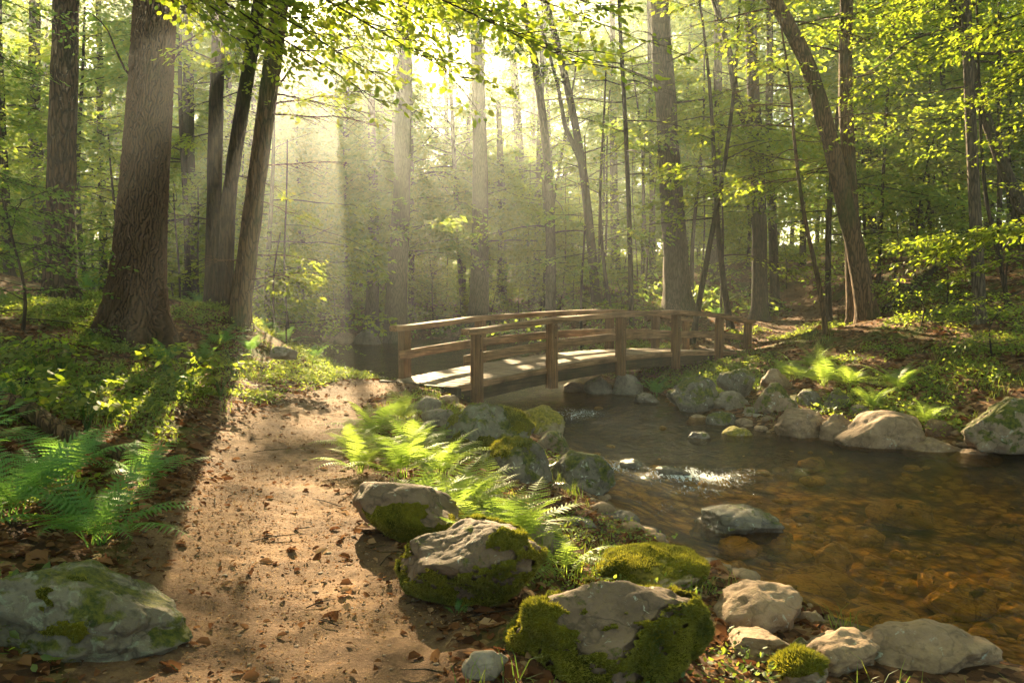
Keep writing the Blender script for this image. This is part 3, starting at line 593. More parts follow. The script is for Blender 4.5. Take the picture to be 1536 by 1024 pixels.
# pebbles: river bed, shore and path edge
def pebbles(name, pts, sizes, mat, label):
    V0, F0 = ico(2); n = len(pts); r = np.random.default_rng(3); base = []
    for k in range(8):
        V = V0.copy(); V = V*(1+(fbm(V*1.7+k*9, 2, k)-.5)[:, None]*.8); base.append(V)
    ch = r.integers(0, 8, n); B = np.stack(base)[ch]; s = sizes[:, None]*np.stack([.8+.5*r.random(n), .7+.4*r.random(n), .4+.3*r.random(n)], 1)
    B = B*s[:, None, :]; a = r.random(n)*6.28; c, sn = np.cos(a)[:, None], np.sin(a)[:, None]
    B = np.stack([B[..., 0]*c-B[..., 1]*sn, B[..., 0]*sn+B[..., 1]*c, B[..., 2]], -1) + pts[:, None, :]
    F = (np.arange(n)*len(V0))[:, None, None]+F0[None]
    return tagp(obj(name, mesh(name, B.reshape(-1, 3), F.reshape(-1, 3), M[mat], smooth=True)), label, kind='stuff')
def scatter(n, x0, x1, y0, y1, f, seed):
    r = np.random.default_rng(seed); x = r.uniform(x0, x1, n*6); y = r.uniform(y0, y1, n*6); p = f(x, y); k = r.random(n*6) < p; return x[k][:n], y[k][:n]
def dens_cam(y): return np.clip((6/np.maximum(y, 3))**1.2, 0, 1)
x, y = scatter(750, -1, 10, 3, 17, lambda x, y: (shore_sd(x, y) < -.05)*(1-.85*sstep(10.2, 12, y))*dens_cam(y)*(n2(x, y, 1.1, 2, 50) > .42), 1)
sz = np.random.default_rng(5).lognormal(-3.2, .8, len(x)).clip(.01, .24)
pebbles('streambed_stones', np.stack([x, y, np.minimum(HG(x, y)+sz*.1, -.60-.8*sz)], 1), sz, 'rock_bed', 'rounded stones covering the stream bed')
x, y = scatter(1100, -6, 9, 3, 36, lambda x, y: np.exp(-(shore_sd(x, y)/.22)**2)*dens_cam(y*.5), 2)
sz = np.random.default_rng(6).lognormal(-2.9, .55, len(x)).clip(.02, .2)
pebbles('shore_stones', np.stack([x, y, HG(x, y)+sz*.15], 1), sz, 'rock_tan', 'small stones and gravel strewn along the water edge')
x, y = scatter(800, -4, 1, 2.5, 14, lambda x, y: (path_mask(x, y) > .2)*dens_cam(y), 3)
sz = np.random.default_rng(7).lognormal(-4.9, .5, len(x)).clip(.003, .025)
pebbles('path_gravel', np.stack([x, y, HG(x, y)], 1), sz, 'rock_brown', 'loose grit on the dirt path')

# ------------------------------------------------------------------ bridge
A0 = np.array([-.626, 12.9]); SP = [0, 1.94, 4.16, 6.33, 8.37, 9.93]; WID = 1.62
def deck_z(s): return .135 - .006*s + .215*(1-((s-4.95)/4.95)**2)
def bpt(s, o, z): p = A0+u0*s+n0*o; return np.array([p[0], p[1], z])
BR = empty('footbridge', (A0[0], A0[1], 0)); tagp(BR, 'arched wooden footbridge with post and rail sides crossing the stream', 'bridge')
ang = math.atan2(u0[1], u0[0]); BR.rotation_euler = (0, 0, ang)     # local x runs along the bridge, y across, z up
def swept(name, mat, s0, s1, o0, o1, zt, th, n=26, jit=0.0, seed=0):
    ss = np.linspace(s0, s1, n); V = []; r = np.random.default_rng(seed)
    for s in ss:
        z = zt(s); j = r.normal(0, jit, 8)
        V += [(s, o0+j[0], z-th+j[1]), (s, o1+j[2], z-th+j[3]), (s, o1+j[4], z+j[5]), (s, o0+j[6], z+j[7])]
    V = np.array(V); F = []
    for i in range(n-1):
        for k in range(4): F.append((i*4+k, i*4+(k+1) % 4, i*4+4+(k+1) % 4, i*4+4+k))
    F.append((3, 2, 1, 0)); b = (n-1)*4; F.append((b, b+1, b+2, b+3))
    me = mesh(name, V, np.array(F), M[mat]); o = obj(name, me, BR)
    bv = o.modifiers.new('b', 'BEVEL'); bv.width = .008; bv.segments = 2; bv.limit_method = 'ANGLE'; bv.angle_limit = math.radians(50); return o
def bbox_mesh(boxes, mat, name, seed=0, jit=.004, vals=None):
    """boxes: (center, half, rotation about y, z rotation)"""
    V = []; F = []; n = 0; r = np.random.default_rng(seed); val = []
    q = np.array([(-1, -1, -1), (1, -1, -1), (1, 1, -1), (-1, 1, -1), (-1, -1, 1), (1, -1, 1), (1, 1, 1), (-1, 1, 1)], float)
    for c, h, ry, rz in boxes:
        R = np.array(Matrix.Rotation(rz, 3, 'Z') @ Matrix.Rotation(ry, 3, 'Y'))
        V.append((q*np.array(h)+r.normal(0, jit, (8, 3)))@R.T+np.array(c))
        F += [(n+a, n+b, n+c_, n+d) for a, b, c_, d in ((0, 3, 2, 1), (4, 5, 6, 7), (0, 1, 5, 4), (1, 2, 6, 5), (2, 3, 7, 6), (3, 0, 4, 7))]; n += 8
        val += [r.random()]*6
    me = mesh(name, np.concatenate(V), np.array(F), M[mat], {'v': ('FACE', val)}); o = obj(name, me, BR)
    bv = o.modifiers.new('b', 'BEVEL'); bv.width = .006; bv.segments = 2; return o
bo = []; s = -.42; r = random.Random(4)
while s < 10.35:
    wdt = .138+r.uniform(-.004, .004); sl_ = (deck_z(min(max(s, 0), 9.93)+.1)-deck_z(min(max(s, 0), 9.93)-.1))/.2
    zz = deck_z(min(max(s, -.1), 10.0)) if s > 0 else deck_z(0)+s*.10
    bo.append(((s+wdt/2, WID/2+r.uniform(-.012, .012), zz-.022+r.uniform(-.003, .003)), (wdt/2-.0095, WID/2-.02+r.uniform(-.01, .012), .022), -math.atan(sl_), r.uniform(-.006, .006))); s += wdt
bbox_mesh(bo, 'wood_deck', 'deck', 1, .002)
for o0, o1 in ((.0, .11), (WID-.11, WID)):
    swept('side_beam', 'wood_beam', -.35, 10.25, o0, o1, lambda s: deck_z(min(max(s, -.2), 10.1))-.05, .245, 30, .003, int(o0*10)+2)
swept('centre_beam', 'wood_beam', -.3, 10.2, WID/2-.06, WID/2+.06, lambda s: deck_z(s)-.05, .2, 30)
swept('edge_board', 'wood_rail', -.35, 10.2, -.032, -.003, lambda s: deck_z(min(max(s, -.2), 10.1))+.012, .10, 30, .002, 5)
for side in (0, 1):
    oc = -.075 if side == 0 else WID+.075
    for k, s in enumerate(SP):
        rh = (.90, .91, .90, .94, .92, .85)[k]; zt = deck_z(s)+rh-.075; zb = deck_z(s)-.36
        if k == 0: zb = -.28
        p = bbox_mesh([((s, oc, (zt+zb)/2), (.08, .08, (zt-zb)/2), 0, random.uniform(-.05, .05))], 'wood_post', 'post', 20+k+side*9, .005)
    for k, s in enumerate(SP):
        for hz_ in (.55, .78):
            T = Tubes(); sy = -1 if side == 0 else 1; c_ = np.array([s+.012, oc+sy*.079, deck_z(s)+hz_]); T.add([c_, c_+np.array([0, sy*.014, 0])], [.016, .014], 8); obj('bolt', T.build('bolt', M['iron'], (0, 0, 0)), BR)
    sg = -1 if side == 0 else 1
    swept('top_rail', 'wood_rail', -.26, 10.15, oc-.105, oc+.105, lambda s: float(np.interp(s, SP, [deck_z(q)+h_ for q, h_ in zip(SP, (.90, .91, .90, .94, .92, .85))]))+.0, .095, 30, .002, 7+side)
    ic = oc+(.092 if side == 0 else -.092)
    swept('middle_rail', 'wood_rail', -.2, 10.1, ic-.022, ic+.022, lambda s: deck_z(s)+.48, .155, 30, .002, 9+side)
bbox_mesh([((-.47, WID/2, deck_z(0)-.09), (.05, WID/2+.14, .07), 0, .02)], 'wood_beam', 'sill_timber', 31, .006)
bbox_mesh([((10.42, WID/2, deck_z(9.93)-.06), (.06, WID/2+.1, .08), 0, 0)], 'wood_beam', 'sill_timber', 32, .006)

# ------------------------------------------------------------------ trees
TREES = []
def limb_pts(p0, az, el, L, n=7, curve=-.25, r=RNG):
    t = np.linspace(0, 1, n); e = el + curve*t*1.2; az_ = az + np.cumsum(r.normal(0, .16, n)); e = e + np.cumsum(r.normal(0, .10, n)); az_ -= az_[0]-az; e -= e[0]-el
    st = np.stack([np.cos(az_)*np.cos(e), np.sin(az_)*np.cos(e), np.sin(e)], 1)*(L/(n-1)); st[0] = 0
    return p0+np.cumsum(st, 0)
def make_tree(name, label, pts, r0, rt=.35, bark='bark_dark', cat='tree', limbs=14, h0=.45, L=(1.6, 3.2), el=(.15, .8), spl=(7, 1.0), leaves=26, size=.09, lmat='leaf', big=True, group=None, flare=.8,
              k=12, az0=None, extra=(), carve=True, rough=.22, fork=None, droop=.35, wid=.42, top_up=True, curve=-.25, rings=None, tw=True):
    """pts: trunk centreline (base first), limbs: how many, h0: fraction of trunk where limbs begin"""
    pts = np.asarray(pts, float); org = pts[0].copy(); org[2] = hg(org[0], org[1])
    pts[0, 2] = org[2]-.12; root = empty(name, org); tagp(root, label, cat, group)
    seg = np.concatenate([[0], np.cumsum(np.linalg.norm(np.diff(pts, axis=0), axis=1))]); Lt = seg[-1]
    m = rings or max(8, min(60, int(Lt/.3))); tt = np.linspace(0, 1, m)**1.15*Lt
    # Catmull-like smooth centreline
    C = np.stack([np.interp(tt, seg, pts[:, i]) for i in range(3)], 1)
    for _ in range(3): C[1:-1] = .25*C[:-2]+.5*C[1:-1]+.25*C[2:]
    rad = r0*(1-(1-rt)*(tt/Lt)**.9); T = Tubes(); T.add(C, rad, k, flare=flare, lobes=RNG.integers(4, 7), ph=RNG.random()*6, rough=rough, seed=int(RNG.integers(1, 99)))
    if fork:
        for fp, fr in fork: T.add(np.asarray(fp, float), np.linspace(fr, fr*.45, len(fp)), max(6, k-3), rough=.15)
    O = []; YW = []; PT = []; SL = []; LL = []
    for i in range(limbs):
        f = h0+(1-h0)*((i+RNG.random())/limbs); f = min(f, .995); p0 = np.array([np.interp(f*Lt, tt, C[:, q]) for q in range(3)]); rr = np.interp(f*Lt, tt, rad)
        az = i*2.4+RNG.random()*.9 if az0 is None else az0[0]+RNG.normal(0, az0[1]); e = el[0]+(el[1]-el[0])*((f-h0)/(1-h0+1e-6) if top_up else RNG.random())
        Lm = (L[0]+(L[1]-L[0])*RNG.random())*(1.15-.45*(f-h0)/(1-h0+1e-6)); lp = limb_pts(p0, az, e, Lm, 7, curve)
        LL.append((lp, np.linspace(min(rr*.38, .006+.007*Lm if not big else .010+.009*Lm), .007, 7)))
        ns = spl[0]; f2 = .25+.75*(np.arange(ns)+RNG.random(ns))/ns
        q = np.stack([np.interp(f2, np.linspace(0, 1, 7), lp[:, c]) for c in range(3)], 1)
        O.append(q); s_ = np.where(np.arange(ns) % 2 == 0, 1, -1); YW.append(az+s_*RNG.uniform(.3, 1.25, ns)*(1.1-f2*.5)); PT.append(RNG.normal(-.02, .22, ns)); SL.append(spl[1]*(.7+.6*RNG.random(ns))*(1.1-.3*f2))
    if LL:      # limbs that would stand in a shaft of sun are missing, like their leaves
        kp = np.ones(len(LL), bool) if tw else sun_keep(np.array([lp[[3, 6]] for lp, _ in LL]).reshape(-1, 3)).reshape(-1, 2).any(1)
        for (lp, rd), k_ in zip(LL, kp):
            if k_: T.add(lp, rd, 5, cap=False)
        O = [q for q, k_ in zip(O, kp) if k_]; YW = [q for q, k_ in zip(YW, kp) if k_]; PT = [q for q, k_ in zip(PT, kp) if k_]; SL = [q for q, k_ in zip(SL, kp) if k_]
    for ex in extra:      # branches set by hand
        if len(ex) == 3:
            pp, ns, sl_ = ex; pp = np.asarray(pp, float); sg = np.concatenate([[0], np.cumsum(np.linalg.norm(np.diff(pp, axis=0), axis=1))]); tq = np.linspace(0, sg[-1], 15); Lm = sg[-1]*.6
            lp = np.stack([np.interp(tq, sg, pp[:, c]) for c in range(3)], 1); lp[1:-1] += RNG.normal(0, .035, (13, 3))
            for _ in range(2): lp[1:-1] = .25*lp[:-2]+.5*lp[1:-1]+.25*lp[2:]
            T.add(lp, np.linspace(.010+.005*Lm, .003, 15), 6, cap=False); az = math.atan2(lp[-1][1]-lp[-5][1], lp[-1][0]-lp[-5][0])
            f2 = .38+.62*(np.arange(ns)+RNG.random(ns))/ns; q = np.stack([np.interp(f2, np.linspace(0, 1, 15), lp[:, c]) for c in range(3)], 1)
            O.append(q); s_ = np.where(np.arange(ns) % 2 == 0, 1, -1); YW.append(az+s_*RNG.uniform(.25, 1.2, ns)); PT.append(RNG.normal(-.12, .16, ns)); SL.append(sl_*(.7+.6*RNG.random(ns))); continue
        p0, az, e, Lm, ns, sl_ = ex
        lp = limb_pts(np.asarray(p0, float), az, e, Lm, 9, curve*.8); T.add(lp, np.linspace(.008+.005*Lm, .004, 9), 6, cap=False)
        f2 = .22+.78*(np.arange(ns)+RNG.random(ns))/ns; q = np.stack([np.interp(f2, np.linspace(0, 1, 9), lp[:, c]) for c in range(3)], 1)
        O.append(q); s_ = np.where(np.arange(ns) % 2 == 0, 1, -1); YW.append(az+s_*RNG.uniform(.25, 1.2, ns)); PT.append(RNG.normal(-.08, .16, ns)); SL.append(sl_*(.7+.6*RNG.random(ns)))
    if O:
        O = np.concatenate(O); YW = np.concatenate(YW); PT = np.concatenate(PT); SL = np.concatenate(SL)
        if tw:
            d = np.stack([np.cos(YW)*np.cos(PT), np.sin(YW)*np.cos(PT), np.sin(PT)], 1)
            for o_, dd, l_ in zip(O, d, SL):
                T.add([o_, o_+dd*l_*.5+np.array([0, 0, -.04*l_]), o_+dd*l_*.95+np.array([0, 0, -.17*l_])], [.006, .0045, .002], 3, cap=False)
        me = sprays_to_leaves(O, YW, PT, SL, leaves, size, 'crown', M[lmat], org, big=big, carve=carve, droop=droop, wid=wid)
        if me is not None: obj('crown', me, root)
    obj('trunk', T.build('trunk', M[bark], org), root)
    TREES.append((root, org, r0)); return root
def px_trunk(D, pxs, dy=0.0):
    """trunk centreline given as picture points at forward distance D, base first"""
    P = [at(a, b, D+dy*i) for i, (a, b) in enumerate(pxs)]; return np.array(P)
def grow(P, h, k=.6):
    """continue a trunk above its last point up to height h"""
    d = (P[-1]-P[-2]); d /= d[2]; q = P[-1].copy(); out = [p for p in P]
    n = 3
    for i in range(1, n+1):
        z = P[-1][2]+(h-P[-1][2])*i/n; out.append(P[-1]+(d*(z-P[-1][2]))*np.array([k, k, 1]))
    return np.array(out)
EX = []
# --- foreground and middle-distance trees seen one by one
def oak():
    D = 12.0; P = px_trunk(D, [(207, 522), (205, 470), (213, 330), (225, 150), (234, -20)]); P = grow(P, 17)
    org = P[0].copy(); org[2] = hg(org[0], org[1]); P[0, 2] = org[2]-.2
    root = empty('oak_tree', org); tagp(root, 'massive old tree with deeply furrowed bark and spreading roots above the fern bank', 'tree')
    seg = np.concatenate([[0], np.cumsum(np.linalg.norm(np.diff(P, axis=0), axis=1))]); m = 860; tt = np.concatenate([np.linspace(0, 7.2, 800), np.linspace(7.3, seg[-1], 60)])
    C = np.stack([np.interp(tt, seg, P[:, i]) for i in range(3)], 1)
    for _ in range(60): C[1:-1] = .25*C[:-2]+.5*C[1:-1]+.25*C[2:]
    hh = tt; k = 240; th = np.arange(k)/k*2*np.pi; TH, HH = np.meshgrid(th, hh)
    R = .345*(1-.03*HH) + .09*np.exp(-HH/1.9)
    lob = .5+.5*np.cos(5*TH+.6+1.1*np.sin(2*TH+1.0)); R = R*(1+np.exp(-HH/.5)*(.3+1.15*lob**1.6)+.09*np.exp(-HH/2.2)*lob)
    cx_ = np.cos(TH)*2.2; sx_ = np.sin(TH)*2.2; Q = np.stack([cx_.ravel()*2.6, sx_.ravel()*2.6, HH.ravel()*3.2], 1)
    wob = (fbm(np.stack([cx_.ravel(), sx_.ravel(), HH.ravel()*1.6], 1), 3, 4)-.5)*1.1; Q[:, 0] += wob; Q[:, 1] -= wob
    NA = 38; ca = TH/(2*np.pi)*NA; cb = HH*3.0; wn = (fbm(np.stack([np.cos(TH).ravel()*3.5, np.sin(TH).ravel()*3.5, HH.ravel()*4.5], 1), 3, 4)-.5).reshape(TH.shape)
    wn2 = (fbm(np.stack([np.cos(TH).ravel()*3.5, np.sin(TH).ravel()*3.5, HH.ravel()*2.0+40], 1), 3, 6)-.5).reshape(TH.shape)
    ca = ca+wn*3.4+wn2*2.4; cb = cb+wn2*2.6+wn*1.2; ia = np.floor(ca).astype(int); ib = np.floor(cb).astype(int); f1 = np.full(TH.shape, 9.); f2 = np.full(TH.shape, 9.)
    for da in (-1, 0, 1):
        for db in (-1, 0, 1):
            A_ = ia+da; B_ = ib+db; Am = np.mod(A_, NA); jx = hash3(Am, B_, Am*0, 5); jy = hash3(Am, B_, Am*0, 6); dd = np.hypot(A_+.15+.7*jx-ca, (B_+.1+.8*jy-cb)*.75); nf = dd < f1; f2 = np.where(nf, f1, np.minimum(f2, dd)); f1 = np.minimum(f1, dd)
    fur = np.clip(1-(f2-f1)/.42, 0, 1)**1.4; plate = (fbm(Q*np.array([3.5, 3.5, 4.]), 3, 8)-.5)
    R = R - fur*.036 + plate.reshape(TH.shape)*.022 + (vnoise(Q*np.array([9, 9, 6.]), 18)-.5).reshape(TH.shape)*.008
    # dark hollow between two roots
    hd = np.angle(np.exp(1j*(TH-(-math.pi/2+.05)))); R = R*(1-.42*np.exp(-(hd/.16)**2-(HH/.42)**4))
    V = np.stack([C[:, 0][:, None]+R*np.cos(TH), C[:, 1][:, None]+R*np.sin(TH), C[:, 2][:, None]+0*R], -1).reshape(-1, 3)-org
    i = np.arange(m-1)[:, None]*k; j = np.arange(k)[None, :]; jn = (j+1) % k
    obj('trunk', mesh('trunk', V, np.stack([i+j, i+jn, i+k+jn, i+k+j], -1).reshape(-1, 4), M['bark_oak'], smooth=True), root)
    T = Tubes(); O = []; YW = []; PT = []; SL = []
    def br(p0, az, e, L, ns, sl_, r_=.03):
        lp = limb_pts(np.asarray(p0), az, e, L, 9, -.3); T = Tubes(); T.add(lp, np.linspace(r_, .006, 9), 6, cap=False)
        f2 = .3+.7*(np.arange(ns)+RNG.random(ns))/ns; q = np.stack([np.interp(f2, np.linspace(0, 1, 9), lp[:, c]) for c in range(3)], 1)
        O.append(q); YW.append(az+np.where(np.arange(ns) % 2 == 0, 1, -1)*RNG.uniform(.2, 1.1, ns)); PT.append(RNG.normal(-.1, .15, ns)); SL.append(sl_*(.7+.6*RNG.random(ns))); obj('branch', T.build('branch', M['bark'], org), root)
    br(at(262, 75, 12), -.2, .55, 1.0, 5, .45, .015); br(at(262, 20, 12), .1, .5, 1.3, 7, .5, .015); br(at(200, 120, 12), 2.6, .8, 1.8, 3, .4, .02); br(at(255, 110, 11.8), -1.0, .3, .8, 4, .4, .012)
    for q in range(16): br([C[-1][0], C[-1][1], 9+q*.5], q*2.4, .3, 3.6, 8, 1.1, .07)
    me = sprays_to_leaves(np.concatenate(O), np.concatenate(YW), np.concatenate(PT), np.concatenate(SL), 18, .085, 'crown', M['leaf'], org)
    obj('crown', me, root); TREES.append((root, org, .45))
def oak_bark():
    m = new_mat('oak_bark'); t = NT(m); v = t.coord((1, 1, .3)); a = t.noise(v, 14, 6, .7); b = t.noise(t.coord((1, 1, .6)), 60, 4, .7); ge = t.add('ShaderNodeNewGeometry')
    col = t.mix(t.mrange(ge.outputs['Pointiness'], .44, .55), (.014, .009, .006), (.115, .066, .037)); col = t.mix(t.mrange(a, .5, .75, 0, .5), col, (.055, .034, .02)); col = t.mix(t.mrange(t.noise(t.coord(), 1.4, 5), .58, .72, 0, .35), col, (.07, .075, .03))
    t.out(t.pbsdf(col, .92, t.bump(t.math('ADD', a, t.math('MULTIPLY', b, .5)), .02, .8), .12)); return m
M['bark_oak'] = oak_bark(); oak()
BT = dict(k=16, rough=.25)
make_tree('tree', 'second thickest dark trunk standing left of the massive furrowed tree', grow(px_trunk(15, [(90, 452), (90, 400), (93, 200), (100, -20)]), 18), .27, .5, 'bark', limbs=16, h0=.55, size=.1, leaves=22, flare=.9, spl=(8, 1.1), **BT)
make_tree('tree', 'left and thinnest stem of the three trunks right of the furrowed tree', grow(px_trunk(15.6, [(318, 470), (321, 300), (325, 130), (330, -20)]), 17), .155, .5, 'bark_dark', limbs=12, h0=.5, size=.09, **BT,
          extra=[(at(322, 200, 15.6), 2.4, .3, 1.6, 14, .7), (at(324, 90, 15.6), 2.9, .4, 1.5, 14, .7), (at(322, 330, 15.6), 2.8, .1, 1.4, 12, .6), (at(322, 260, 15.6), .3, .1, 1.2, 12, .6), (at(324, 150, 15.6), .1, .2, 1.4, 14, .6), (at(324, 60, 15.6), .0, .2, 1.4, 14, .6)])
make_tree('tree', 'middle stem of the three trunks, half hidden by the leaning one', grow(px_trunk(15.5, [(336, 474), (342, 300), (358, 195), (393, -20)]), 17), .15, .5, 'bark_dark', limbs=12, h0=.5, size=.09, **BT)
make_tree('tree', 'brown trunk leaning right, front one of the three trunks', grow(px_trunk(14.8, [(357, 480), (381, 300), (395, 195), (424, -20)]), 17), .185, .6, 'bark_brown', limbs=14, h0=.5, size=.09, **BT,
          extra=[(at(400, 160, 14.8), -.15, .15, 2.1, 20, .8), (at(396, 170, 14.8), -.5, .0, 2.2, 20, .7), (at(402, 140, 14.8), .3, .1, 2.0, 18, .7), (at(385, 250, 14.8), -.1, .0, 1.3, 12, .7), (at(365, 440, 14.6), -.2, .15, 1.3, 12, .6), (at(370, 420, 14.6), .2, .1, 1.5, 14, .6), (at(366, 390, 14.6), 2.6, .2, 1.4, 12, .6), (at(416, 130, 14.8), .35, .85, 1.9, 5, .6), (at(378, 300, 14.8), -.4, -.1, 1.1, 7, .6), (at(368, 400, 14.8), -.1, .05, 1.2, 10, .65),
                 (at(372, 380, 14.8), .2, .0, 1.4, 9, .6), (at(405, 100, 14.8), 2.8, .3, 1.7, 9, .7), (at(412, 60, 14.8), .1, .3, 2.4, 12, .8)])
make_tree('tree', 'thick grey straight trunk rising behind the far half of the bridge', grow(px_trunk(27, [(1018, 464), (1010, 330), (1000, 180), (992, 60)]), 19), .43, .55, 'bark_grey', limbs=22, h0=.38, L=(2, 4), size=.13, leaves=24, spl=(8, 1.3), **BT)
make_tree('tree', 'mossy trunk leaning left that crosses the straight one beyond the far path', grow(px_trunk(19.5, [(1306, 486), (1285, 380), (1250, 230), (1212, 90), (1150, -20)]), 14, 1.0), .245, .45, 'bark_brown', limbs=14, h0=.5, size=.1, flare=.7, **BT,
          extra=[(at(1225, 130, 19.5), 3.0, .1, 2.6, 12, .8), (at(1255, 250, 19.5), 2.9, .1, 2.0, 10, .7), (at(1190, 40, 19.5), -.2, .1, 3.0, 14, .9), (at(1240, 180, 19.5), .1, .2, 2.4, 12, .8)])
make_tree('tree', 'straight brown trunk right behind the leaning mossy one', grow(px_trunk(20.5, [(1284, 470), (1276, 300), (1268, 150), (1270, -20)]), 17), .20, .6, 'bark_brown', limbs=18, h0=.36, size=.1, **BT,
          extra=[(at(1270, 60, 20.5), .3, .1, 2.8, 14, .9), (at(1270, 30, 20.5), -.6, .0, 2.8, 14, .9)])
make_tree('sapling', 'slender curved sapling left of the leaning mossy tree with bright yellow-green sprays', px_trunk(18.6, [(1241, 492), (1228, 420), (1205, 320), (1192, 220), (1185, 120), (1170, 30)]), .065, .3, 'bark_brown', 'sapling', limbs=13, h0=.48, L=(.9, 2.2), el=(.05, .3), az0=(2.9, 1.0), spl=(8, .75), leaves=20, size=.105, flare=.6, k=9,
          extra=[(at(1188, 190, 18.6), 3.05, .12, 2.0, 12, .75), (at(1186, 160, 18.6), 2.7, .15, 1.8, 12, .75), (at(1195, 270, 18.6), 3.2, .08, 1.5, 10, .7), (at(1193, 240, 18.6), -2.9, .1, 1.9, 10, .7), (at(1180, 110, 18.6), -2.8, .1, 1.8, 10, .7), (at(1190, 210, 18.4), .2, .0, .9, 6, .5)])
make_tree('tree', 'thin pale-barked trunk on the right bank with one leafy low branch', grow(px_trunk(16, [(1471, 480), (1464, 340), (1456, 180), (1448, -20)]), 13), .125, .5, 'bark_grey', limbs=14, h0=.42, size=.09, **BT,
          extra=[(at(1452, 130, 16), 2.7, .15, 2.2, 12, .8), (at(1450, 60, 16), .2, .1, 2.2, 12, .8)])
make_tree('tree', 'dark trunk leaning right against the frame above the right bank', grow(px_trunk(19, [(1590, 470), (1530, 310), (1490, 210), (1460, 120), (1425, -20)]), 13), .16, .5, 'bark_dark', limbs=12, h0=.45, size=.1, **BT,
          extra=[(at(1480, 180, 19), 2.6, .2, 2.4, 12, .8)])
make_tree('sapling', 'thin bent sapling right of the pale-barked trunk', grow(px_trunk(17, [(1515, 470), (1500, 390), (1478, 300), (1470, 180)]), 8), .05, .4, 'bark_dark', 'sapling', limbs=8, h0=.4, L=(.8, 1.6), size=.09, k=8)
# near branches reaching in from trees that stand just outside the view
def out_tree(x, y, h, r, label, extra, **kw):
    z = hg(x, y); make_tree('tree', label, [(x, y, z), (x+.1, y, z+h*.3), (x-.05, y+.1, z+h*.65), (x+.1, y, z+h)], r, .5, limbs=kw.pop('limbs', 8), h0=.6, extra=extra, **kw)
def to(p0, px, py, D):
    """azimuth, elevation and length of a branch from p0 to a picture point"""
    q = at(px, py, D); d = q-np.asarray(p0); L = np.linalg.norm(d); return math.atan2(d[1], d[0]), math.asin(d[2]/L)+.12, L
def reach(p0, lst, ns, sl_): return [(np.asarray(p0)+np.array([0, 0, .25*i]), *to(np.asarray(p0)+np.array([0, 0, .25*i]), *t), ns, sl_) for i, t in enumerate(lst)]
def arc_to(p0, rise, px, py, D, ns, sl_):
    """a limb that climbs out of the view above the path and comes down into it at a picture point"""
    a = np.asarray(p0, float); b = at(px, py, D); c = a+(b-a)*.35; c[2] = max(a[2], b[2])+rise*.8; d = a+(b-a)*.7; d[2] = max(a[2]*.3+b[2]*.7, b[2])+rise*.55
    return ([a, c, d, b+(b-d)*.0], ns, sl_)
P0 = (-6.6, 6.4, 5.0)
out_tree(-6.6, 6.4, 13, .2, 'tree left of the view whose long leafy branches hang over the top of the path',
    [arc_to(P0, .9, *t) for t in [(865, 95, 6.6, 35, 0.66), (790, 60, 7.4, 32, 0.66), (700, 120, 6.9, 32, 0.61), (640, 60, 7.8, 32, 0.66), (560, 110, 7.2, 28, 0.61), (500, 50, 8.4, 28, 0.66), (430, 30, 9.0, 25, 0.66), (740, 20, 6.4, 18, .5), (600, 20, 6.6, 18, .5), (920, 20, 7.6, 24, .6), (960, 60, 8.0, 20, .55), (470, 110, 8.6, 24, .6), (400, 90, 9.2, 22, .6), (350, 50, 9.6, 20, .6), (580, 160, 8.2, 20, .55), (680, 40, 9.0, 26, .65), (800, 30, 9.0, 26, .65)]], leaves=28, size=.078, bark='bark_dark', carve=False)
P0 = (9.3, 10.4, 2.1); P1 = (9.3, 10.4, 5.2)
out_tree(9.3, 10.4, 12, .18, 'tree right of the view whose low branch spreads over the far bank',
    [([P0, at(1600, 330, 10.8), at(1480, 345, 11), at(px, py, 11.2)], 26, .5) for px, py in ((1350, 372), (1400, 352), (1440, 378), (1385, 392))] + [([P0, at(1600, 360, 10.4), at(1500, 395, 10.5), at(1450, 420, 10.6)], 12, .4)]
    + [arc_to(P1, .6, *t) for t in [(1300, 130, 13.5, 20, .7), (1380, 80, 12.5, 20, .7), (1430, 190, 12.5, 18, .7), (1240, 40, 14, 18, .7), (1470, 40, 11, 18, .6), (1350, 20, 12, 18, .7), (1500, 120, 12, 16, .6), (1500, 230, 12.5, 14, .6)]], leaves=26, size=.07, bark='bark_dark', carve='spots')
out_tree(-8.6, 10.8, 12, .18, 'tree left of the view with shaded sprays before the left trunks',
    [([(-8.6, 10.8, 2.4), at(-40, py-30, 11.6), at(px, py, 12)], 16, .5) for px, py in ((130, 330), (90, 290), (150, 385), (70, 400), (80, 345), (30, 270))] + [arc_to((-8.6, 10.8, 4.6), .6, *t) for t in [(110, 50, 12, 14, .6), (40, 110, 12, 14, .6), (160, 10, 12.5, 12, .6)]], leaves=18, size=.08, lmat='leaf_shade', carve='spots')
P2 = (3.6, 26.0, 8.4)
make_tree('tree', 'slim trunk left of the thick grey one, holding bright sprays high above the bridge', grow(px_trunk(25, [(948, 462), (944, 330), (938, 180), (930, 40)]), 16), .085, .5, 'bark_dark', limbs=30, h0=.3, L=(1.6, 3.2), el=(.0, .5), spl=(9, 1.2), leaves=24, size=.12, flare=.5, k=8, big=False,
    extra=[(at(938, 130, 25), 2.9, .2, 2.6, 14, 1.0), (at(936, 90, 25), .1, .2, 2.6, 14, 1.0), (at(938, 150, 25), -1.2, .1, 2.4, 14, 1.0)])
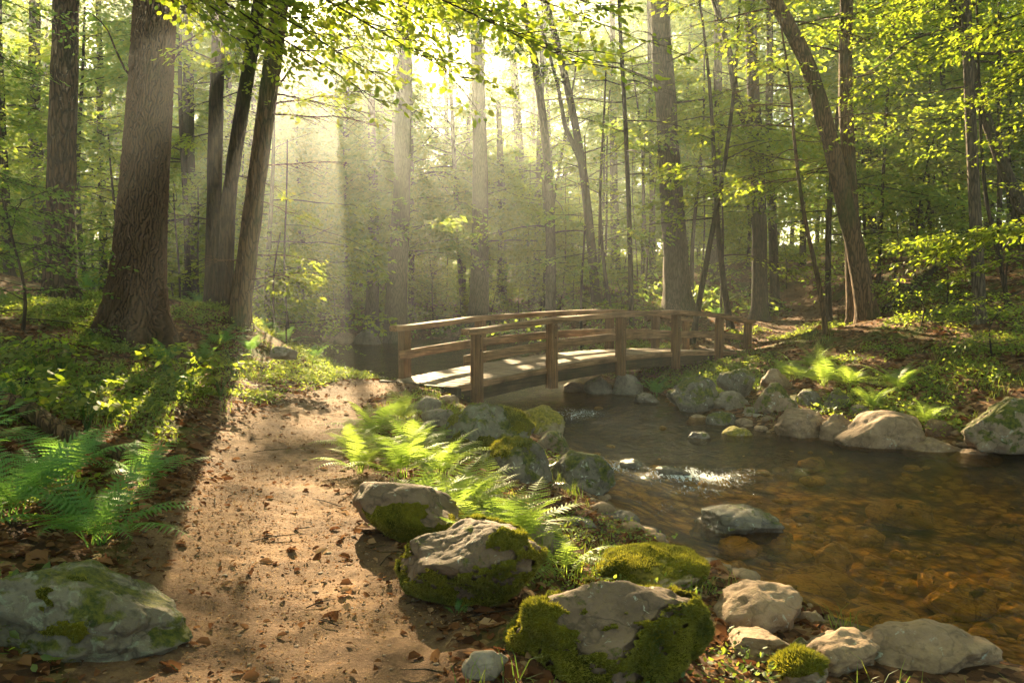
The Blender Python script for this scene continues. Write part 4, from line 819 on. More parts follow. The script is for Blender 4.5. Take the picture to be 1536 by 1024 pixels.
# --- trees of the middle distance, each placed where it stands: px base, base row, distance, px at top row, diameter px, bark
MID = [
 (12, 430, 24, 4, 15, 'bark_dark', 'thin blue-grey trunk at the far left behind the shaded sprays'),
 (57, 420, 27, 50, 22, 'bark_grey', 'hazy grey trunk left of the second thickest dark trunk'),
 (152, 430, 30, 146, 13, 'bark_dark', 'slim trunk seen between the two big left trunks'),
 (284, 420, 26, 277, 20, 'bark_dark', 'dark trunk right behind the furrowed tree'),
 (450, 450, 42, 440, 12, 'bark_grey', 'faint thin trunk on the far pool shore left of the sunbeams'),
 (522, 470, 38, 515, 9, 'bark_grey', 'thin stem at the pool edge in the sunbeams'),
 (556, 462, 37, 560, 22, 'bark_grey', 'hazy trunk in the sunbeams, left of the broad pair'),
 (588, 470, 33, 607, 34, 'bark_grey', 'broad trunk leaning slightly right in the sunbeams'),
 (604, 466, 34.5, 612, 16, 'bark_grey', 'narrow trunk touching the broad leaning one in the sunbeams'),
 (717, 452, 36, 712, 30, 'bark_grey', 'broad hazy trunk behind the near half of the bridge rail'),
 (752, 450, 42, 748, 17, 'bark_dark', 'dim trunk right of the broad hazy one'),
 (826, 458, 30, 782, 17, 'bark_grey', 'slim trunk curving left as it rises behind the bridge'),
 (895, 452, 31, 812, 15, 'bark_dark', 'dark crooked trunk leaning left behind the bridge with a forked top'),
 (924, 440, 45, 918, 15, 'bark_dark', 'dark trunk left of the grey trunk, deep in the woods'),
 (978, 436, 40, 972, 10, 'bark_dark', 'thin dark trunk just left of the thick grey trunk'),
 (1074, 446, 36, 1078, 17, 'bark_grey', 'straight grey trunk right of the thick one'),
 (1142, 457, 28, 1120, 24, 'bark_dark', 'dark forked trunk with flared base beyond the far path'),
 (1163, 448, 31, 1152, 15, 'bark_dark', 'thinner trunk next to the dark forked one'),
 (1203, 430, 38, 1208, 10, 'bark_dark', 'slim dark trunk behind the curved sapling'),
 (1308, 410, 36, 1300, 17, 'bark_grey', 'bluish trunk right behind the crossing trees'),
 (1378, 390, 36, 1372, 20, 'bark_dark', 'dark trunk standing on the hillside above the right bank'),
 (1397, 386, 40, 1398, 10, 'bark_dark', 'thin trunk close right of the hillside trunk'),
 (1343, 400, 44, 1336, 8, 'bark_dark', 'very thin dark stem left of the hillside trunk'),
 (1527, 390, 30, 1500, 14, 'bark_dark', 'dark stem near the right edge beyond the thin bent sapling'),
 (1424, 395, 30, 1405, 9, 'bark_dark', 'thin stem left of the pale-barked trunk'),
]
for (bx, by, D, tx, dia, bark, label) in MID:
    b = at(bx, by, D); z = hg(b[0], D); top = at(tx, 0, D); hh = RNG.uniform(16, 20) if bx not in (450, 522, 556, 752) else RNG.uniform(10.5, 12); d = (top[0]-b[0])/(top[2]-z)
    s_ = RNG.choice([-1, 1])*RNG.uniform(.1, .5) if bx not in (826, 895) else 1.6
    P = [(b[0]+d*f*hh + s_*.35*math.sin(f*math.pi*1.3)*(1 if bx not in (826, 895) else .8), D+RNG.normal(0, .15), z+f*hh) for f in (0, .15, .3, .45, .6, .8, 1)]
    r0 = dia/FPX*D/2; fk = None
    if bx in (895, 1142):
        q = np.array(P[2]); fk = [([q, q+np.array([-.7, .1, 1.6]), q+np.array([-1.0, 0, 3.2]), q+np.array([-1.8, .3, 6.0])], r0*.6)]
    make_tree('tree', label, P, r0, .45, bark, limbs=36, h0=.2, L=(1.8, 4.0), el=(.15, .85), spl=(10, 1.45), leaves=32, size=.205 if D > 30 else .16, lmat='leaf_far', big=False, flare=.7, k=9, group='trees of the middle distance', fork=fk, tw=False, rings=26)

# --- fill of the woods: random individual trees deep in the woods and thin understorey saplings
def px_of(x, y, z): return 768+x/y*FPX
def region(px):
    for a, b, s in ((-400, 150, 'left of the furrowed tree'), (150, 330, 'behind the furrowed tree'), (330, 480, 'behind the three trunks'), (480, 640, 'in the sunbeams'), (640, 830, 'behind the near bridge half'), (830, 1000, 'behind the bridge middle'),
                    (1000, 1180, 'right of the thick grey trunk'), (1180, 1330, 'behind the crossing trees'), (1330, 1460, 'behind the right bank hillside'), (1460, 2400, 'right of the pale-barked trunk')):
        if a <= px < b: return s
    return 'in the woods'
ORD = ['first', 'second', 'third', 'fourth', 'fifth', 'sixth', 'seventh', 'eighth', 'ninth', 'tenth', 'eleventh', 'twelfth', 'thirteenth', 'fourteenth', 'fifteenth', 'sixteenth', 'seventeenth', 'eighteenth', 'nineteenth', 'twentieth']
def fill(n, y0, y1, mind, seed, avoid_a=None):
    r = np.random.default_rng(seed); pts = [(o[1][0], o[1][1]) for o in TREES]; out = []; tr = 0
    while len(out) < n and tr < 20000:
        tr += 1; y = y0+(y1-y0)*r.random()**.8; x = r.uniform(-.74, .74)*y + r.uniform(-3, 3)
        if shore_sd(np.array([x]), np.array([y]))[0] < .8: continue
        if min(pl_dist(PATHL, np.array([x]), np.array([y]))[0], pl_dist(PATHR, np.array([x]), np.array([y]))[0]) < 1.2: continue
        if any((x-a)**2+(y-b)**2 < mind**2 for a, b in pts+out): continue
        a_ = x*E1[0]+y*E1[1]
        if avoid_a and any(lo < a_ < hi for lo, hi in avoid_a) and y < 62: continue
        out.append((x, y))
    return out
def label_rows(pts, fmt):
    by = {}
    for i, (x, y) in enumerate(pts): by.setdefault(region(px_of(x, y, 0)), []).append((px_of(x, y, 0), i))
    lab = {}
    for k, v in by.items():
        v.sort()
        for j, (_, i) in enumerate(v): lab[i] = fmt.format(o=ORD[min(j, 19)], r=k)
    return lab
AV = [(-.6, 5.2)]; AV2 = [(-.6, 5.2), (6.0, 9.0)]
FT = fill(84, 38, 92, 2.2, 3, AV2); lab = label_rows(FT, 'distant slim tree {r}, {o} from left')
FC = [(-10.9, 33), (-5.0, 39.5), (-13.5, 41), (-14.8, 46), (-6.6, 43.5), (-2.5, 40.5), (-9.0, 52), (-16.9, 53), (-5.2, 50), (1.0, 46), (-16, 48), (-10.6, 60), (-15.5, 62), (-11.8, 36.8), (-8.6, 42), (-10.0, 47.5), (-2.8, 45.6), (1.2, 41.0)]
LC = ['first', 'second', 'third', 'fourth', 'fifth', 'sixth', 'seventh', 'eighth', 'ninth', 'tenth', 'eleventh', 'twelfth', 'thirteenth', 'fourteenth', 'fifteenth', 'sixteenth', 'seventeenth', 'eighteenth']; oc_ = sorted(range(18), key=lambda i: FC[i][0]/FC[i][1])
for i, (x, y) in enumerate(FC):
    z = hg(x, y); hh = RNG.uniform(24, 30); dx = RNG.normal(0, .9); s_ = RNG.normal(0, .4)
    P = [(x+dx*f+s_*math.sin(f*4), y, z+f*hh) for f in (0, .2, .4, .6, .8, 1)]
    make_tree('tree', 'tall full-crowned tree beyond the pool, '+LC[oc_.index(i)]+' from left', P, RNG.uniform(.13, .2), .4, 'bark_grey', limbs=104, h0=.13, L=(2.4, 4.8), el=(.15, .9), spl=(10, 1.8), leaves=36, size=.19, lmat='leaf_far', big=False, flare=.5, k=8, group='tall trees beyond the pool', tw=False, rings=18, rough=.1)
for i, (x, y) in enumerate(FT):
    z = hg(x, y); hh = RNG.uniform(17, 26); r0 = RNG.uniform(.10, .26); dx = RNG.normal(0, .9); s_ = RNG.normal(0, .35)
    P = [(x+dx*f+s_*math.sin(f*4), y, z+f*hh) for f in (0, .2, .4, .6, .8, 1)]
    make_tree('tree', lab[i], P, r0, .4, RNG.choice(['bark_dark', 'bark_grey', 'bark_dark']), limbs=42, h0=.08, L=(1.8, 4.6), el=(.15, .8), spl=(9, 1.9), leaves=26, size=.34, lmat='leaf_far', big=False, flare=.5, k=6, group='distant trees of the woods', tw=False, rings=14, rough=.1)
FY = fill(56, 22, 44, 2.4, 18, AV2); lab = label_rows(FY, 'leafy young tree {r}, {o} from left')
for i, (x, y) in enumerate(FY):
    z = hg(x, y); hh = RNG.uniform(8, 14); r0 = RNG.uniform(.06, .11); dx = RNG.normal(0, .8)
    P = [(x+dx*f+.2*math.sin(f*5+i), y, z+f*hh) for f in (0, .25, .5, .75, 1)]
    make_tree('tree', lab[i], P, r0, .3, 'bark_dark', limbs=28, h0=.22, L=(1.4, 3.4), el=(.0, .5), spl=(9, 1.25), leaves=32, size=.165, lmat='leaf_far' if i % 2 else 'leaf', big=False, flare=.4, k=7, group='young trees behind the stream', tw=False, rings=14, rough=.1)
FS = fill(70, 20, 48, 1.6, 8); lab = label_rows(FS, 'thin leafy sapling {r}, {o} from left')
for i, (x, y) in enumerate(FS):
    z = hg(x, y); hh = RNG.uniform(3.5, 8.5); r0 = RNG.uniform(.025, .06); dx = RNG.normal(0, .5)
    P = [(x+dx*f+.15*math.sin(f*5+i), y, z+f*hh) for f in (0, .25, .5, .75, 1)]
    make_tree('sapling', lab[i], P, r0, .3, 'bark_dark', 'sapling', limbs=24, h0=.12, L=(.9, 2.6), el=(.0, .4), spl=(8, 1.0), leaves=28, size=.14, lmat='leaf_far' if i % 2 else 'leaf', big=False, flare=.3, k=6, group='understorey saplings', tw=False, rings=10, rough=.1)
# hand-placed understorey bushes that fill the rows just above the ground
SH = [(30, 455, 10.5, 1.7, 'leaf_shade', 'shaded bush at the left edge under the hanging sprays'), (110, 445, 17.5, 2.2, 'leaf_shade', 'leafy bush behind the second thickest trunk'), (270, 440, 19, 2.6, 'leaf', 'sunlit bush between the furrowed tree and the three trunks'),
      (300, 430, 22, 3.5, 'leaf', 'taller bush behind the three trunks'), (410, 455, 18, 2.4, 'leaf', 'bright bush right of the three trunks'), (430, 480, 17, 1.2, 'leaf', 'low bright bush on the bank tip right of the three trunks'),
      (650, 455, 37, 2.6, 'leaf_far', 'green bush on the pool shore behind the bridge rail'), (690, 455, 38, 2.2, 'leaf_far', 'round bush beside the broad hazy trunk'), (780, 455, 36, 2.0, 'leaf_far', 'bush behind the near rail of the bridge'), (860, 458, 33, 1.8, 'leaf_far', 'bush at the foot of the crooked trunk'),
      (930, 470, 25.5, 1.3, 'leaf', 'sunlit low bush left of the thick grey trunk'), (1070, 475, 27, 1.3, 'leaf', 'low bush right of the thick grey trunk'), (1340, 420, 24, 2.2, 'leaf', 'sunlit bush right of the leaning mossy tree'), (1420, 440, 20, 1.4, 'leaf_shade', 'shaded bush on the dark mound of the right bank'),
      (1510, 430, 18, 1.9, 'leaf', 'bright bush at the right edge of the hillside'), (500, 460, 38, 2.4, 'leaf_far', 'hazy bush behind the big blue-grey boulder'), (560, 455, 40, 2.5, 'leaf_far', 'hazy bush below the broad leaning trunk'), (1180, 450, 33, 1.8, 'leaf_far', 'bush at the bend of the far path'),
      (1290, 430, 30, 2.2, 'leaf_far', 'bush behind the feet of the crossing trees'), (1000, 440, 34, 2.2, 'leaf_far', 'bush behind the thick grey trunk'), (620, 460, 38, 1.8, 'leaf_far', 'bush right of the broad leaning trunk over the pool'), (1380, 470, 16.5, .8, 'leaf', 'small leafy plant on the open right bank slope'), (1490, 500, 13.5, .9, 'leaf', 'small leafy plant below the bright edge bush')]
for (bx, by, D, hh, lm, label) in SH:
    b = at(bx, by, D); x = b[0]; y = D; z = hg(x, y); r_ = RNG
    P = [(x, y, z), (x+r_.normal(0, .05), y, z+hh*.3), (x+r_.normal(0, .1), y, z+hh*.65), (x+r_.normal(0, .1), y, z+hh)]
    make_tree('shrub', label, P, .012+.008*hh, .4, 'bark_dark', 'shrub', limbs=int(9+4*hh), h0=.12, L=(.35*hh+.2, .75*hh+.3), el=(.1, .7), spl=(6, .3+.2*hh**.5), leaves=14, size=.07 if D < 22 else .11, lmat=lm, big=D < 22, flare=.2, k=6, tw=False, rings=8, rough=.1)

# far-off wood: one mass behind the individual trees
def far_wood():
    r = np.random.default_rng(91); T = Tubes(); n = 150; O = []; org = (0, 100, 0)
    xs_ = r.uniform(-105, 105, n); ys_ = r.uniform(94, 125, n); zs_ = HG(xs_, ys_)
    for x, y, z in zip(xs_, ys_, zs_): T.add([(x, y, z-.3), (x+r.normal(0, .4), y, z+9), (x+r.normal(0, .8), y, z+34)], [r.uniform(.12, .3), .15, .06], 5, cap=False)
    root = empty('far_wood', org); tagp(root, 'distant woods closing the view behind all the single trees', kind='stuff')
    obj('trunks', T.build('trunks', M['bark_dark'], org), root)
    m = 30000; x = r.uniform(-112, 112, m); y = r.uniform(88, 128, m); z = HG(x, y)+r.random(m)**.9*37
    O = np.stack([x, y, z], 1); obj('leaves', sprays_to_leaves(O, r.random(m)*6.28, r.normal(0, .3, m), r.uniform(1.5, 2.8, m), 11, .55, 'leaves', M['leaf_far'], org, big=False), root)
far_wood()
def side_wood():
    r = np.random.default_rng(93); T = Tubes(); org = (0, -10, 0); P = []
    while len(P) < 60:
        x = r.uniform(-45, 45); y = r.uniform(-35, 45)
        if abs(x) < .72*y+5 and y > -3: continue
        if math.hypot(x, y) < 6 or shore_sd(np.array([x]), np.array([y]))[0] < 1: continue
        P.append((x, y))
    root = empty('surrounding_wood', org); tagp(root, 'woods standing around and behind the path, with a leaf canopy added overhead for shade', kind='stuff'); O = []
    for x, y in P:
        z = hg(x, y); rr = r.uniform(.12, .3); T.add([(x, y, z-.3), (x+r.normal(0, .2), y, z+7), (x+r.normal(0, .5), y, z+17)], [rr, rr*.7, rr*.3], 6, cap=False)
        m = 60; O.append(np.stack([x+r.normal(0, 2, m), y+r.normal(0, 2, m), z+5+r.random(m)*13], 1))
    m = 11000; x = r.uniform(-42, 42, m); y = r.uniform(-36, 34, m); z = np.maximum(r.uniform(11, 19, m), .385*y+2.6+r.uniform(0, 6, m)); O.append(np.stack([x, y, z], 1))  # loose leaf layer out of view, added overhead to block skylight
    O = np.concatenate(O); m = len(O); obj('trunks', T.build('trunks', M['bark_dark'], org), root)
    obj('leaves', sprays_to_leaves(O, r.random(m)*6.28, r.normal(0, .3, m), r.uniform(1.2, 2.4, m), 12, .34, 'leaves', M['leaf_far'], org, big=False), root)
side_wood()

# ------------------------------------------------------------------ ferns
def frond_mesh(seed, mat, n=18, fine=True):
    r = np.random.default_rng(seed); V = []; F3 = []; F4 = []; t = np.linspace(0, 1, n+6); ph = .95+r.uniform(-.1, .1)
    # the rachis rises and arches over; unit length
    ang_ = ph*(1-1.35*t**1.25); px_ = np.concatenate([[0], np.cumsum(np.cos(ang_[:-1]))])/(n+5); pz_ = np.concatenate([[0], np.cumsum(np.sin(ang_[:-1]))])/(n+5)
    sw = .06*np.sin(t*3+seed); nn = 0
    def addq(a): nonlocal nn; V.extend(a); F4.append((nn, nn+1, nn+2, nn+3)); nn += 4
    for i in range(n+5):
        w0 = .006*(1-t[i])+.0015; w1 = .006*(1-t[i+1])+.0015
        addq([(px_[i], sw[i]-w0, pz_[i]), (px_[i+1], sw[i+1]-w1, pz_[i+1]), (px_[i+1], sw[i+1]+w1, pz_[i+1]), (px_[i], sw[i]+w0, pz_[i])])
    for i in range(5, n+5):
        tt = t[i]; s = (tt-t[4])/(1-t[4]); L = .215*(math.sin(math.pi*min(1, .12+s*.92))**.75)*(1.05-.55*s)+.012
        dx = math.cos(ang_[i]); dz = math.sin(ang_[i])
        for sd_ in (-1, 1):
            sweep = .35+.25*s+r.normal(0, .05); dr = -.10+r.normal(0, .07)
            d = np.array([dx*math.sin(sweep), sd_*math.cos(sweep), dz*math.sin(sweep)+dr]); d /= np.linalg.norm(d)
            wv = np.array([dx, 0, dz])*.5; wl = L*.088+.006; b = np.array([px_[i], sw[i], pz_[i]])
            m = 7 if fine else 3; ax = [b+d*L*q+np.array([0, 0, -.10*L*q*q]) for q in np.linspace(0, 1, m+1)]
            for q in range(m):
                f0 = 1-(q/m)**1.6*.9; w0 = wl*f0; n_ = wv/np.linalg.norm(wv)
                a0 = ax[q]; a1 = ax[q+1]; tip1 = a0*.35+a1*.65+n_*w0+d*wl*.25; tip2 = a0*.35+a1*.65-n_*w0+d*wl*.25
                V.extend([a0+n_*w0*.25, a1+n_*w0*.15, tip1, a0-n_*w0*.25, a1-n_*w0*.15, tip2]); F3.append((nn, nn+1, nn+2)); F3.append((nn+3, nn+5, nn+4)); F4.append((nn, nn+3, nn+4, nn+1)); nn += 6
    V = np.array(V); val = r.uniform(.2, .8, len(F4)+len(F3)); val = np.clip(val*.5+.13*seed, 0, 1)
    return mesh('frond', V, [np.array(F4), np.array(F3)], mat, {'v': ('FACE', val)})
FR = {k: [frond_mesh(s, M[k]) for s in (1, 2, 3, 4)] for k in ('fern', 'fern_sun')}
def frond_seeded(k): return FR[k]
NF = [0]
def fern(x, y, label, L=.6, n=12, kind='fern', lean=(0, 0), tilt=.0, group='ferns', spread=6.28, az=0.0, zoff=0.0):
    z = hg(x, y)+zoff; root = empty('fern', (x, y, z)); tagp(root, label, 'fern', group); r = random.Random(int(x*1000+y*77))
    for i in range(n):
        o = obj('frond', FR[kind][r.randrange(4)], root); a = az+(i+r.uniform(-.3, .3))/n*spread; s = L*r.uniform(.75, 1.15)
        o.rotation_euler = (r.uniform(-.25, .25), r.uniform(-.55, .25)+tilt, a); o.scale = (s, s*r.uniform(.9, 1.15), s); o.location = (r.uniform(-.03, .03), r.uniform(-.03, .03), 0)
    NF[0] += 1; return root
def fp(px, py, z):
    r_ = ray(px, py); t = (z-CAMZ)/r_[2]; return r_[0]*t, r_[1]*t
def fernp(px, py, z, *a, **k): x, y = fp(px, py, z); return fern(x, y, *a, **k)
fernp(150, 800, .2, 'big dark green fern in the shade above the lichen rock, nearest the path', .74, 16)
fernp(20, 775, .3, 'shaded fern at the left edge beside the big one', .72, 15)
fernp(95, 720, .32, 'shaded fern behind the big dark green one', .68, 15)
fernp(215, 730, .22, 'small shaded fern reaching over the path edge', .48, 14)
fernp(-50, 690, .45, 'shaded fern cut off by the left edge of the view', .68, 14)
SUNF = [(560, 640, .6), (540, 690, .5), (620, 660, .55), (600, 700, .55), (660, 700, .6), (690, 740, .55), (640, 740, .5), (740, 760, .5), (600, 620, .5), (780, 790, .55), (715, 790, .4), (530, 655, .45), (650, 640, .45), (725, 720, .45)]
WH = ['at the back by the path bend', 'at the left, over the path edge', 'behind the middle of the patch', 'in the middle of the patch', 'below the grey stones', 'above the mossy brown boulder', 'above the smooth brown boulder', 'with tall fronds toward the stream', 'at the top beside the deck corner', 'with spiky fronds nearest the water', 'low between the two brown boulders', 'leftmost at the path edge', 'beside the large mottled boulder', 'in front of the dark mossy boulder']
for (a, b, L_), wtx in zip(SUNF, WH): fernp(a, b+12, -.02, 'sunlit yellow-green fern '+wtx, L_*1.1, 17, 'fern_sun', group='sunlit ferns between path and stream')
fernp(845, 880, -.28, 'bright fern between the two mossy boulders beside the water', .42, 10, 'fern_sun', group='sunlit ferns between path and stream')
fernp(690, 905, -.02, 'tiny fern sprig at the foot of the mossy brown boulder', .1, 6)
for (a, b, z_, L_, wtx) in [(1200, 565, .05, .6, 'above the mossy stones, nearest the bridge'), (1235, 570, .08, .65, 'above the mossy stones, second from the bridge'), (1275, 575, .08, .6, 'above the small grey stone'), (1310, 590, .05, .55, 'above the long smooth boulder'), (1220, 545, .2, .6, 'higher up beside the far path'), (1345, 570, .2, .6, 'in the middle of the slope'), (1180, 560, .02, .45, 'beside the flat tan stone'), (1390, 590, .15, .5, 'above the small brown stone')]:
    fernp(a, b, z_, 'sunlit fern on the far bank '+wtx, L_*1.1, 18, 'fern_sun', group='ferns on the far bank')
for (a, b, z_, L_, wtx) in [(300, 478, .95, .7, 'at the foot of the three trunks, left one'), (390, 500, .7, .65, 'at the foot of the three trunks, right one'), (330, 515, .75, .6, 'below the three trunks'), (430, 515, .5, .6, 'on the bank tip above the flat dark stone'), (470, 540, .3, .5, 'on the bank tip above the pool'), (275, 600, .3, .4, 'below the broad-leaved plants'), (250, 560, .5, .5, 'behind the broad-leaved plants'), (130, 475, 1.1, .6, 'between the two left trunks'), (375, 540, .45, .5, 'on the slope above the path bend'), (300, 545, .5, .55, 'right of the furrowed tree roots')]:
    fernp(a, b, z_, 'green fern '+wtx, L_, 11, 'fern', group='ferns on the left bank')
for (a, b, z_, wtx) in [(1010, 480, .8, 'before the thick grey trunk'), (1075, 480, .7, 'right of the thick grey trunk'), (985, 575, -.2, 'hanging in the shade below the bridge')]:
    fernp(a, b, z_, 'fern '+wtx, .6, 10, 'fern', group='ferns by the bridge')

# ------------------------------------------------------------------ broad-leaved plants, undergrowth, litter
def herb_plant(px, py, z, label, n=9, hh=.35, size=.09, lm='leaf', D=None):
    x, y = fp(px, py, z) if D is None else (at(px, py, D)[0], D)
    zz = hg(x, y); root = empty('broad_leaved_plant', (x, y, zz)); tagp(root, label, 'plant', 'broad-leaved plants on the left bank'); T = Tubes(); O = []; Y_ = []
    for i in range(n):
        a = i*2.4; h = hh*RNG.uniform(.5, 1.1); e = np.array([x+math.cos(a)*.35*hh*RNG.uniform(.3, 1.5), y+math.sin(a)*.35*hh, zz+h]); T.add([(x, y, zz-.02), (x+(e[0]-x)*.4, y+(e[1]-y)*.4, zz+h*.6), e], [.005, .004, .003], 4, cap=False)
        O.append(e); Y_.append(a)
    obj('stems', T.build('stems', M['herb'], (x, y, zz)), root)
    obj('leaves', sprays_to_leaves(np.array(O), np.array(Y_), np.full(n, .05), np.full(n, .16*hh/.35), 7, size, 'leaves', M[lm], (x, y, zz), carve=False, wid=.5, round_=.7), root)
for a in [(330, 585, .4, 'bright yellow-green broad-leaved plant at the edge of the left bank, right one'), (285, 590, .4, 'bright broad-leaved plant at the edge of the left bank, middle one'), (250, 570, .5, 'bright broad-leaved plant below the furrowed tree, left one'), (350, 560, .42, 'broad-leaved plant behind the bright ones by the path bend'),
          (190, 520, .8, 'broad-leaved plant at the roots of the furrowed tree'), (60, 560, .75, 'shaded broad-leaved plant at the left edge of the bank'), (130, 640, .45, 'low broad-leaved plant above the shaded ferns'), (30, 620, .6, 'low broad-leaved plant at the left edge above the ferns'), (90, 530, .95, 'broad-leaved plant in the dapple left of the furrowed tree')]:
    herb_plant(*a, n=14, hh=.42)
def undergrowth(name, pts, label, size, hh, mat, seed, per=7, big=True, spread=.1):
    r = np.random.default_rng(seed); n = len(pts); O = np.repeat(pts, per, 0) + np.stack([r.normal(0, spread, n*per), r.normal(0, spread, n*per), r.random(n*per)*hh], 1)
    yaw = r.random(n*per)*6.28; me = sprays_to_leaves(O, yaw, r.normal(.15, .4, n*per), np.full(n*per, size*1.6), 3, size, name, M[mat], (0, 0, 0), big=big, carve=False, wid=.5, jitter=.5)
    tagp(obj(name, me), label, kind='stuff')
def land(x, y, lo=.25): return (shore_sd(x, y) > lo) & (path_mask(x, y) < .15)
def P3(x, y): return np.stack([x, y, HG(x, y)], 1)
x, y = scatter(4200, -9, -1.6, 3, 19, lambda x, y: land(x, y)*(x < -2.2)*sstep(.46, .58, n2(x, y, .9, 3, 60))*dens_cam(y*.6), 11)
undergrowth('undergrowth', P3(x, y), 'low green plants covering the left bank', .05, .10, 'herb', 1)
x, y = scatter(5200, 1, 26, 9, 40, lambda x, y: land(x, y)*sstep(.52, .62, n2(x, y, .7, 3, 61))*dens_cam(y*.4), 12)
undergrowth('undergrowth', P3(x, y), 'low green plants covering the far bank', .065, .12, 'herb', 2)
x, y = scatter(9000, -50, 50, 28, 95, lambda x, y: land(x, y)*sstep(.42, .60, n2(x, y, .25, 3, 62)), 13)
undergrowth('undergrowth', P3(x, y), 'brush covering the floor of the distant woods', .22, .7, 'leaf_far', 3, per=5, big=False, spread=.4)
x, y = scatter(330, -1.5, 1.2, 3, 13, lambda x, y: land(x, y, .1)*sstep(.5, .6, n2(x, y, 1.4, 2, 63)), 14)
undergrowth('undergrowth', P3(x, y), 'small herbs between path and stream', .035, .06, 'herb', 4)
def grassy():
    r = np.random.default_rng(21); x, y = scatter(2600, -6, 10, 3, 20, lambda x, y: land(x, y)*sstep(.55, .63, n2(x, y, 1.6, 2, 64))*dens_cam(y*.6), 15); n = len(x); k = 6
    P = np.repeat(P3(x, y), k, 0)+np.stack([r.normal(0, .04, n*k), r.normal(0, .04, n*k), np.zeros(n*k)], 1); a = r.random(n*k)*6.28; l = r.uniform(.07, .2, n*k)
    d = np.stack([np.cos(a)*.5, np.sin(a)*.5, np.ones(n*k)], 1); s = np.stack([-np.sin(a), np.cos(a), 0*a], 1)*.003; L_ = l[:, None]
    V = np.stack([P-s, P+s, P+d*L_*.6+s*.7, P+d*L_*.6-s*.7, P+d*L_+np.stack([np.cos(a), np.sin(a), -.6+0*a], 1)*L_*.3], 1); b = (np.arange(n*k)*5)[:, None]; v = r.random(n*k)
    tagp(obj('grass', mesh('grass', V.reshape(-1, 3), [b+np.array([[0, 1, 2, 3]]), b+np.array([[3, 2, 4]])], M['herb'], {'v': ('FACE', np.concatenate([v, v]))})), 'thin grass blades scattered over both banks', kind='stuff')
grassy()
def litter(name, n, x0, x1, y0, y1, f, size, seed, label, pale=0.0):
    r = np.random.default_rng(seed); x, y = scatter(n, x0, x1, y0, y1, f, seed); m = len(x); P = P3(x, y); P[:, 2] += r.uniform(.002, .012, m)
    a = r.random(m)*6.28; D = np.stack([np.cos(a), np.sin(a), r.normal(0, .22, m)], 1); N = np.stack([r.normal(0, .35, m), r.normal(0, .35, m), np.ones(m)], 1); S = np.cross(D, N); S /= np.linalg.norm(S, axis=1, keepdims=True); N = np.cross(S, D)
    l = (size*r.lognormal(-.1, .45, m))[:, None]; w_ = l*r.uniform(.4, .8, m)[:, None]; c = l*r.uniform(.05, .3, m)[:, None]
    V = np.stack([P-D*l*.5, P-D*l*.15+S*w_*.5+N*c, P+D*l*.25+S*w_*.32+N*c, P+D*l*.5, P+D*l*.25-S*w_*.32+N*c*.6, P-D*l*.15-S*w_*.5+N*c*.8], 1); b = (np.arange(m)*6)[:, None]
    F = np.concatenate([b+np.array([[0, 1, 2, 3]]), b+np.array([[0, 3, 4, 5]])], 1).reshape(-1, 4)
    tagp(obj(name, mesh(name, V.reshape(-1, 3), F, M['litter'], {'v': ('FACE', np.repeat(np.clip(r.beta(1.6, 2.2, m)+pale, 0, 1), 2))})), label, kind='stuff')
litter('leaf_litter', 19000, -7, 2, 2.3, 15, lambda x, y: (shore_sd(x, y) > .1)*(1-.9*path_mask(x, y)**1.2)*dens_cam(y), .055, 31, 'dead brown leaves covering the near bank beside the path')
litter('leaf_litter', 14000, -4, 1.2, 2.3, 14, lambda x, y: (path_mask(x, y) > .1)*dens_cam(y)*sstep(.3,.7,n2(x,y,1.7,3,88)), .0125, 32, 'leaf crumbs and chips strewn on the trodden path', .22)
litter('leaf_litter', 20000, 2, 24, 9, 36, lambda x, y: (shore_sd(x, y) > .2)*dens_cam(y*.45), .085, 33, 'dead leaves covering the far bank')
def twigs():
    r = np.random.default_rng(44); T = Tubes(); x, y = scatter(330, -6, 1.2, 2.4, 15, lambda x, y: (shore_sd(x, y) > .2)*dens_cam(y)*(1-.6*path_mask(x, y)), 45)
    for a, b in zip(x, y):
        z = hg(a, b)+.01; th = r.random()*3.14; L_ = r.lognormal(-2.1, .6); d = np.array([math.cos(th), math.sin(th), 0])*L_/2; T.add([(a-d[0], b-d[1], z), (a+r.normal(0, .01), b, z+.012), (a+d[0], b+d[1], z+.004)], [.004, .004, .002], 4, cap=False)
    tagp(obj('twig_litter', T.build('twig_litter', M['bark_dark'], (0, 0, 0))), 'fine broken twigs lying on path and banks', kind='stuff')
twigs()
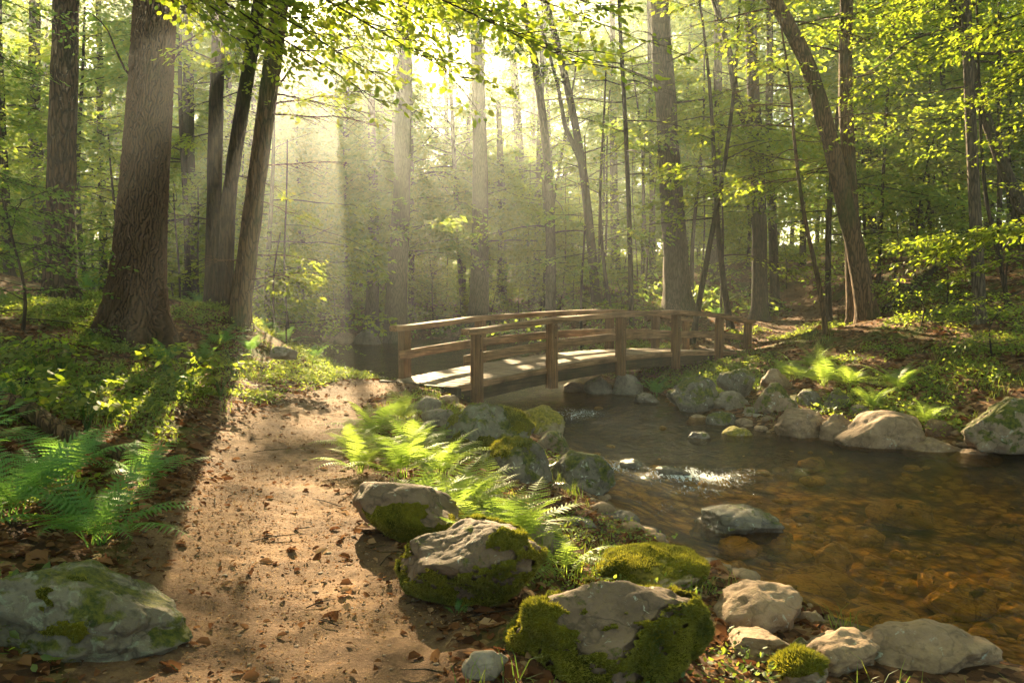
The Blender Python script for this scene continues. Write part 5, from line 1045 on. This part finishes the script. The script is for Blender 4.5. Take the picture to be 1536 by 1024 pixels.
def log(name, px0, py0, px1, py1, D0, D1, r0, label, cat='log', bark='bark_dark', mossy=False):
    a = at(px0, py0, D0); b = at(px1, py1, D1); a[2] = hg(a[0], a[1])+r0*.55; b[2] = hg(b[0], b[1])+r0*.5; t = np.linspace(0, 1, 14)[:, None]; P = a+(b-a)*t; P[:, 2] += .04*np.sin(t[:, 0]*7); P[:, 0] += .05*np.sin(t[:, 0]*9)
    T = Tubes(); T.add(P-a, np.linspace(r0, r0*.6, 14), 12, rough=.35); tagp(obj(name, T.build(name, M[bark], (0, 0, 0)), None, a), label, cat)
log('fallen_log', -40, 600, 260, 650, 6.6, 6.2, .085, 'old mossy log lying along the left bank above the shaded ferns', bark='bark_brown')
log('fallen_branch', 10, 540, 120, 520, 7.5, 8.5, .04, 'dark dead branch lying at the left edge of the bank', 'branch')
log('fallen_log', 60, 440, 200, 455, 15.5, 14.5, .06, 'dark log lying behind the furrowed tree roots')
log('fallen_log', 1330, 420, 1440, 400, 22, 26, .13, 'dark log resting on the mound of the right bank')
log('fallen_branch', 1390, 440, 1530, 430, 18, 19, .05, 'long dead branch on the hillside right of the mound', 'branch')
log('fallen_log', 900, 420, 1000, 400, 32, 35, .16, 'dark fallen trunk on the slope left of the thick grey trunk')
log('fallen_branch', 460, 560, 380, 500, 13.5, 13.2, .03, 'root-like dead branch on the bank beside the path bend', 'branch')
# a dark earth mound on the right bank and roots of the furrowed tree are part of the ground and trunk

# ------------------------------------------------------------------ haze
hz = new_mat('haze'); t = NT(hz); pv = t.add('ShaderNodeVolumePrincipled', {'Color': (.88, .95, .97, 1), 'Density': HAZE_DENSITY, 'Anisotropy': .78})
o = t.add('ShaderNodeOutputMaterial'); t.t.links.new(pv.outputs[0], o.inputs['Volume'])
x0, x1, y0, y1, z0, z1 = -200, 200, -70, 250, -3.5, 46
V = np.array([(a, b, c) for c in (z0, z1) for b in (y0, y1) for a in (x0, x1)], float)
F = np.array([(0, 2, 3, 1), (4, 5, 7, 6), (0, 1, 5, 4), (2, 6, 7, 3), (0, 4, 6, 2), (1, 3, 7, 5)])
tagp(obj('haze', mesh('haze', V, F, hz)), 'thin morning mist in the woods', kind='stuff')
print('TREES', len(TREES), 'FERNS', NF[0], 'OBJ', len(bpy.data.objects), 'POLY', sum(len(m.polygons) for m in bpy.data.meshes))
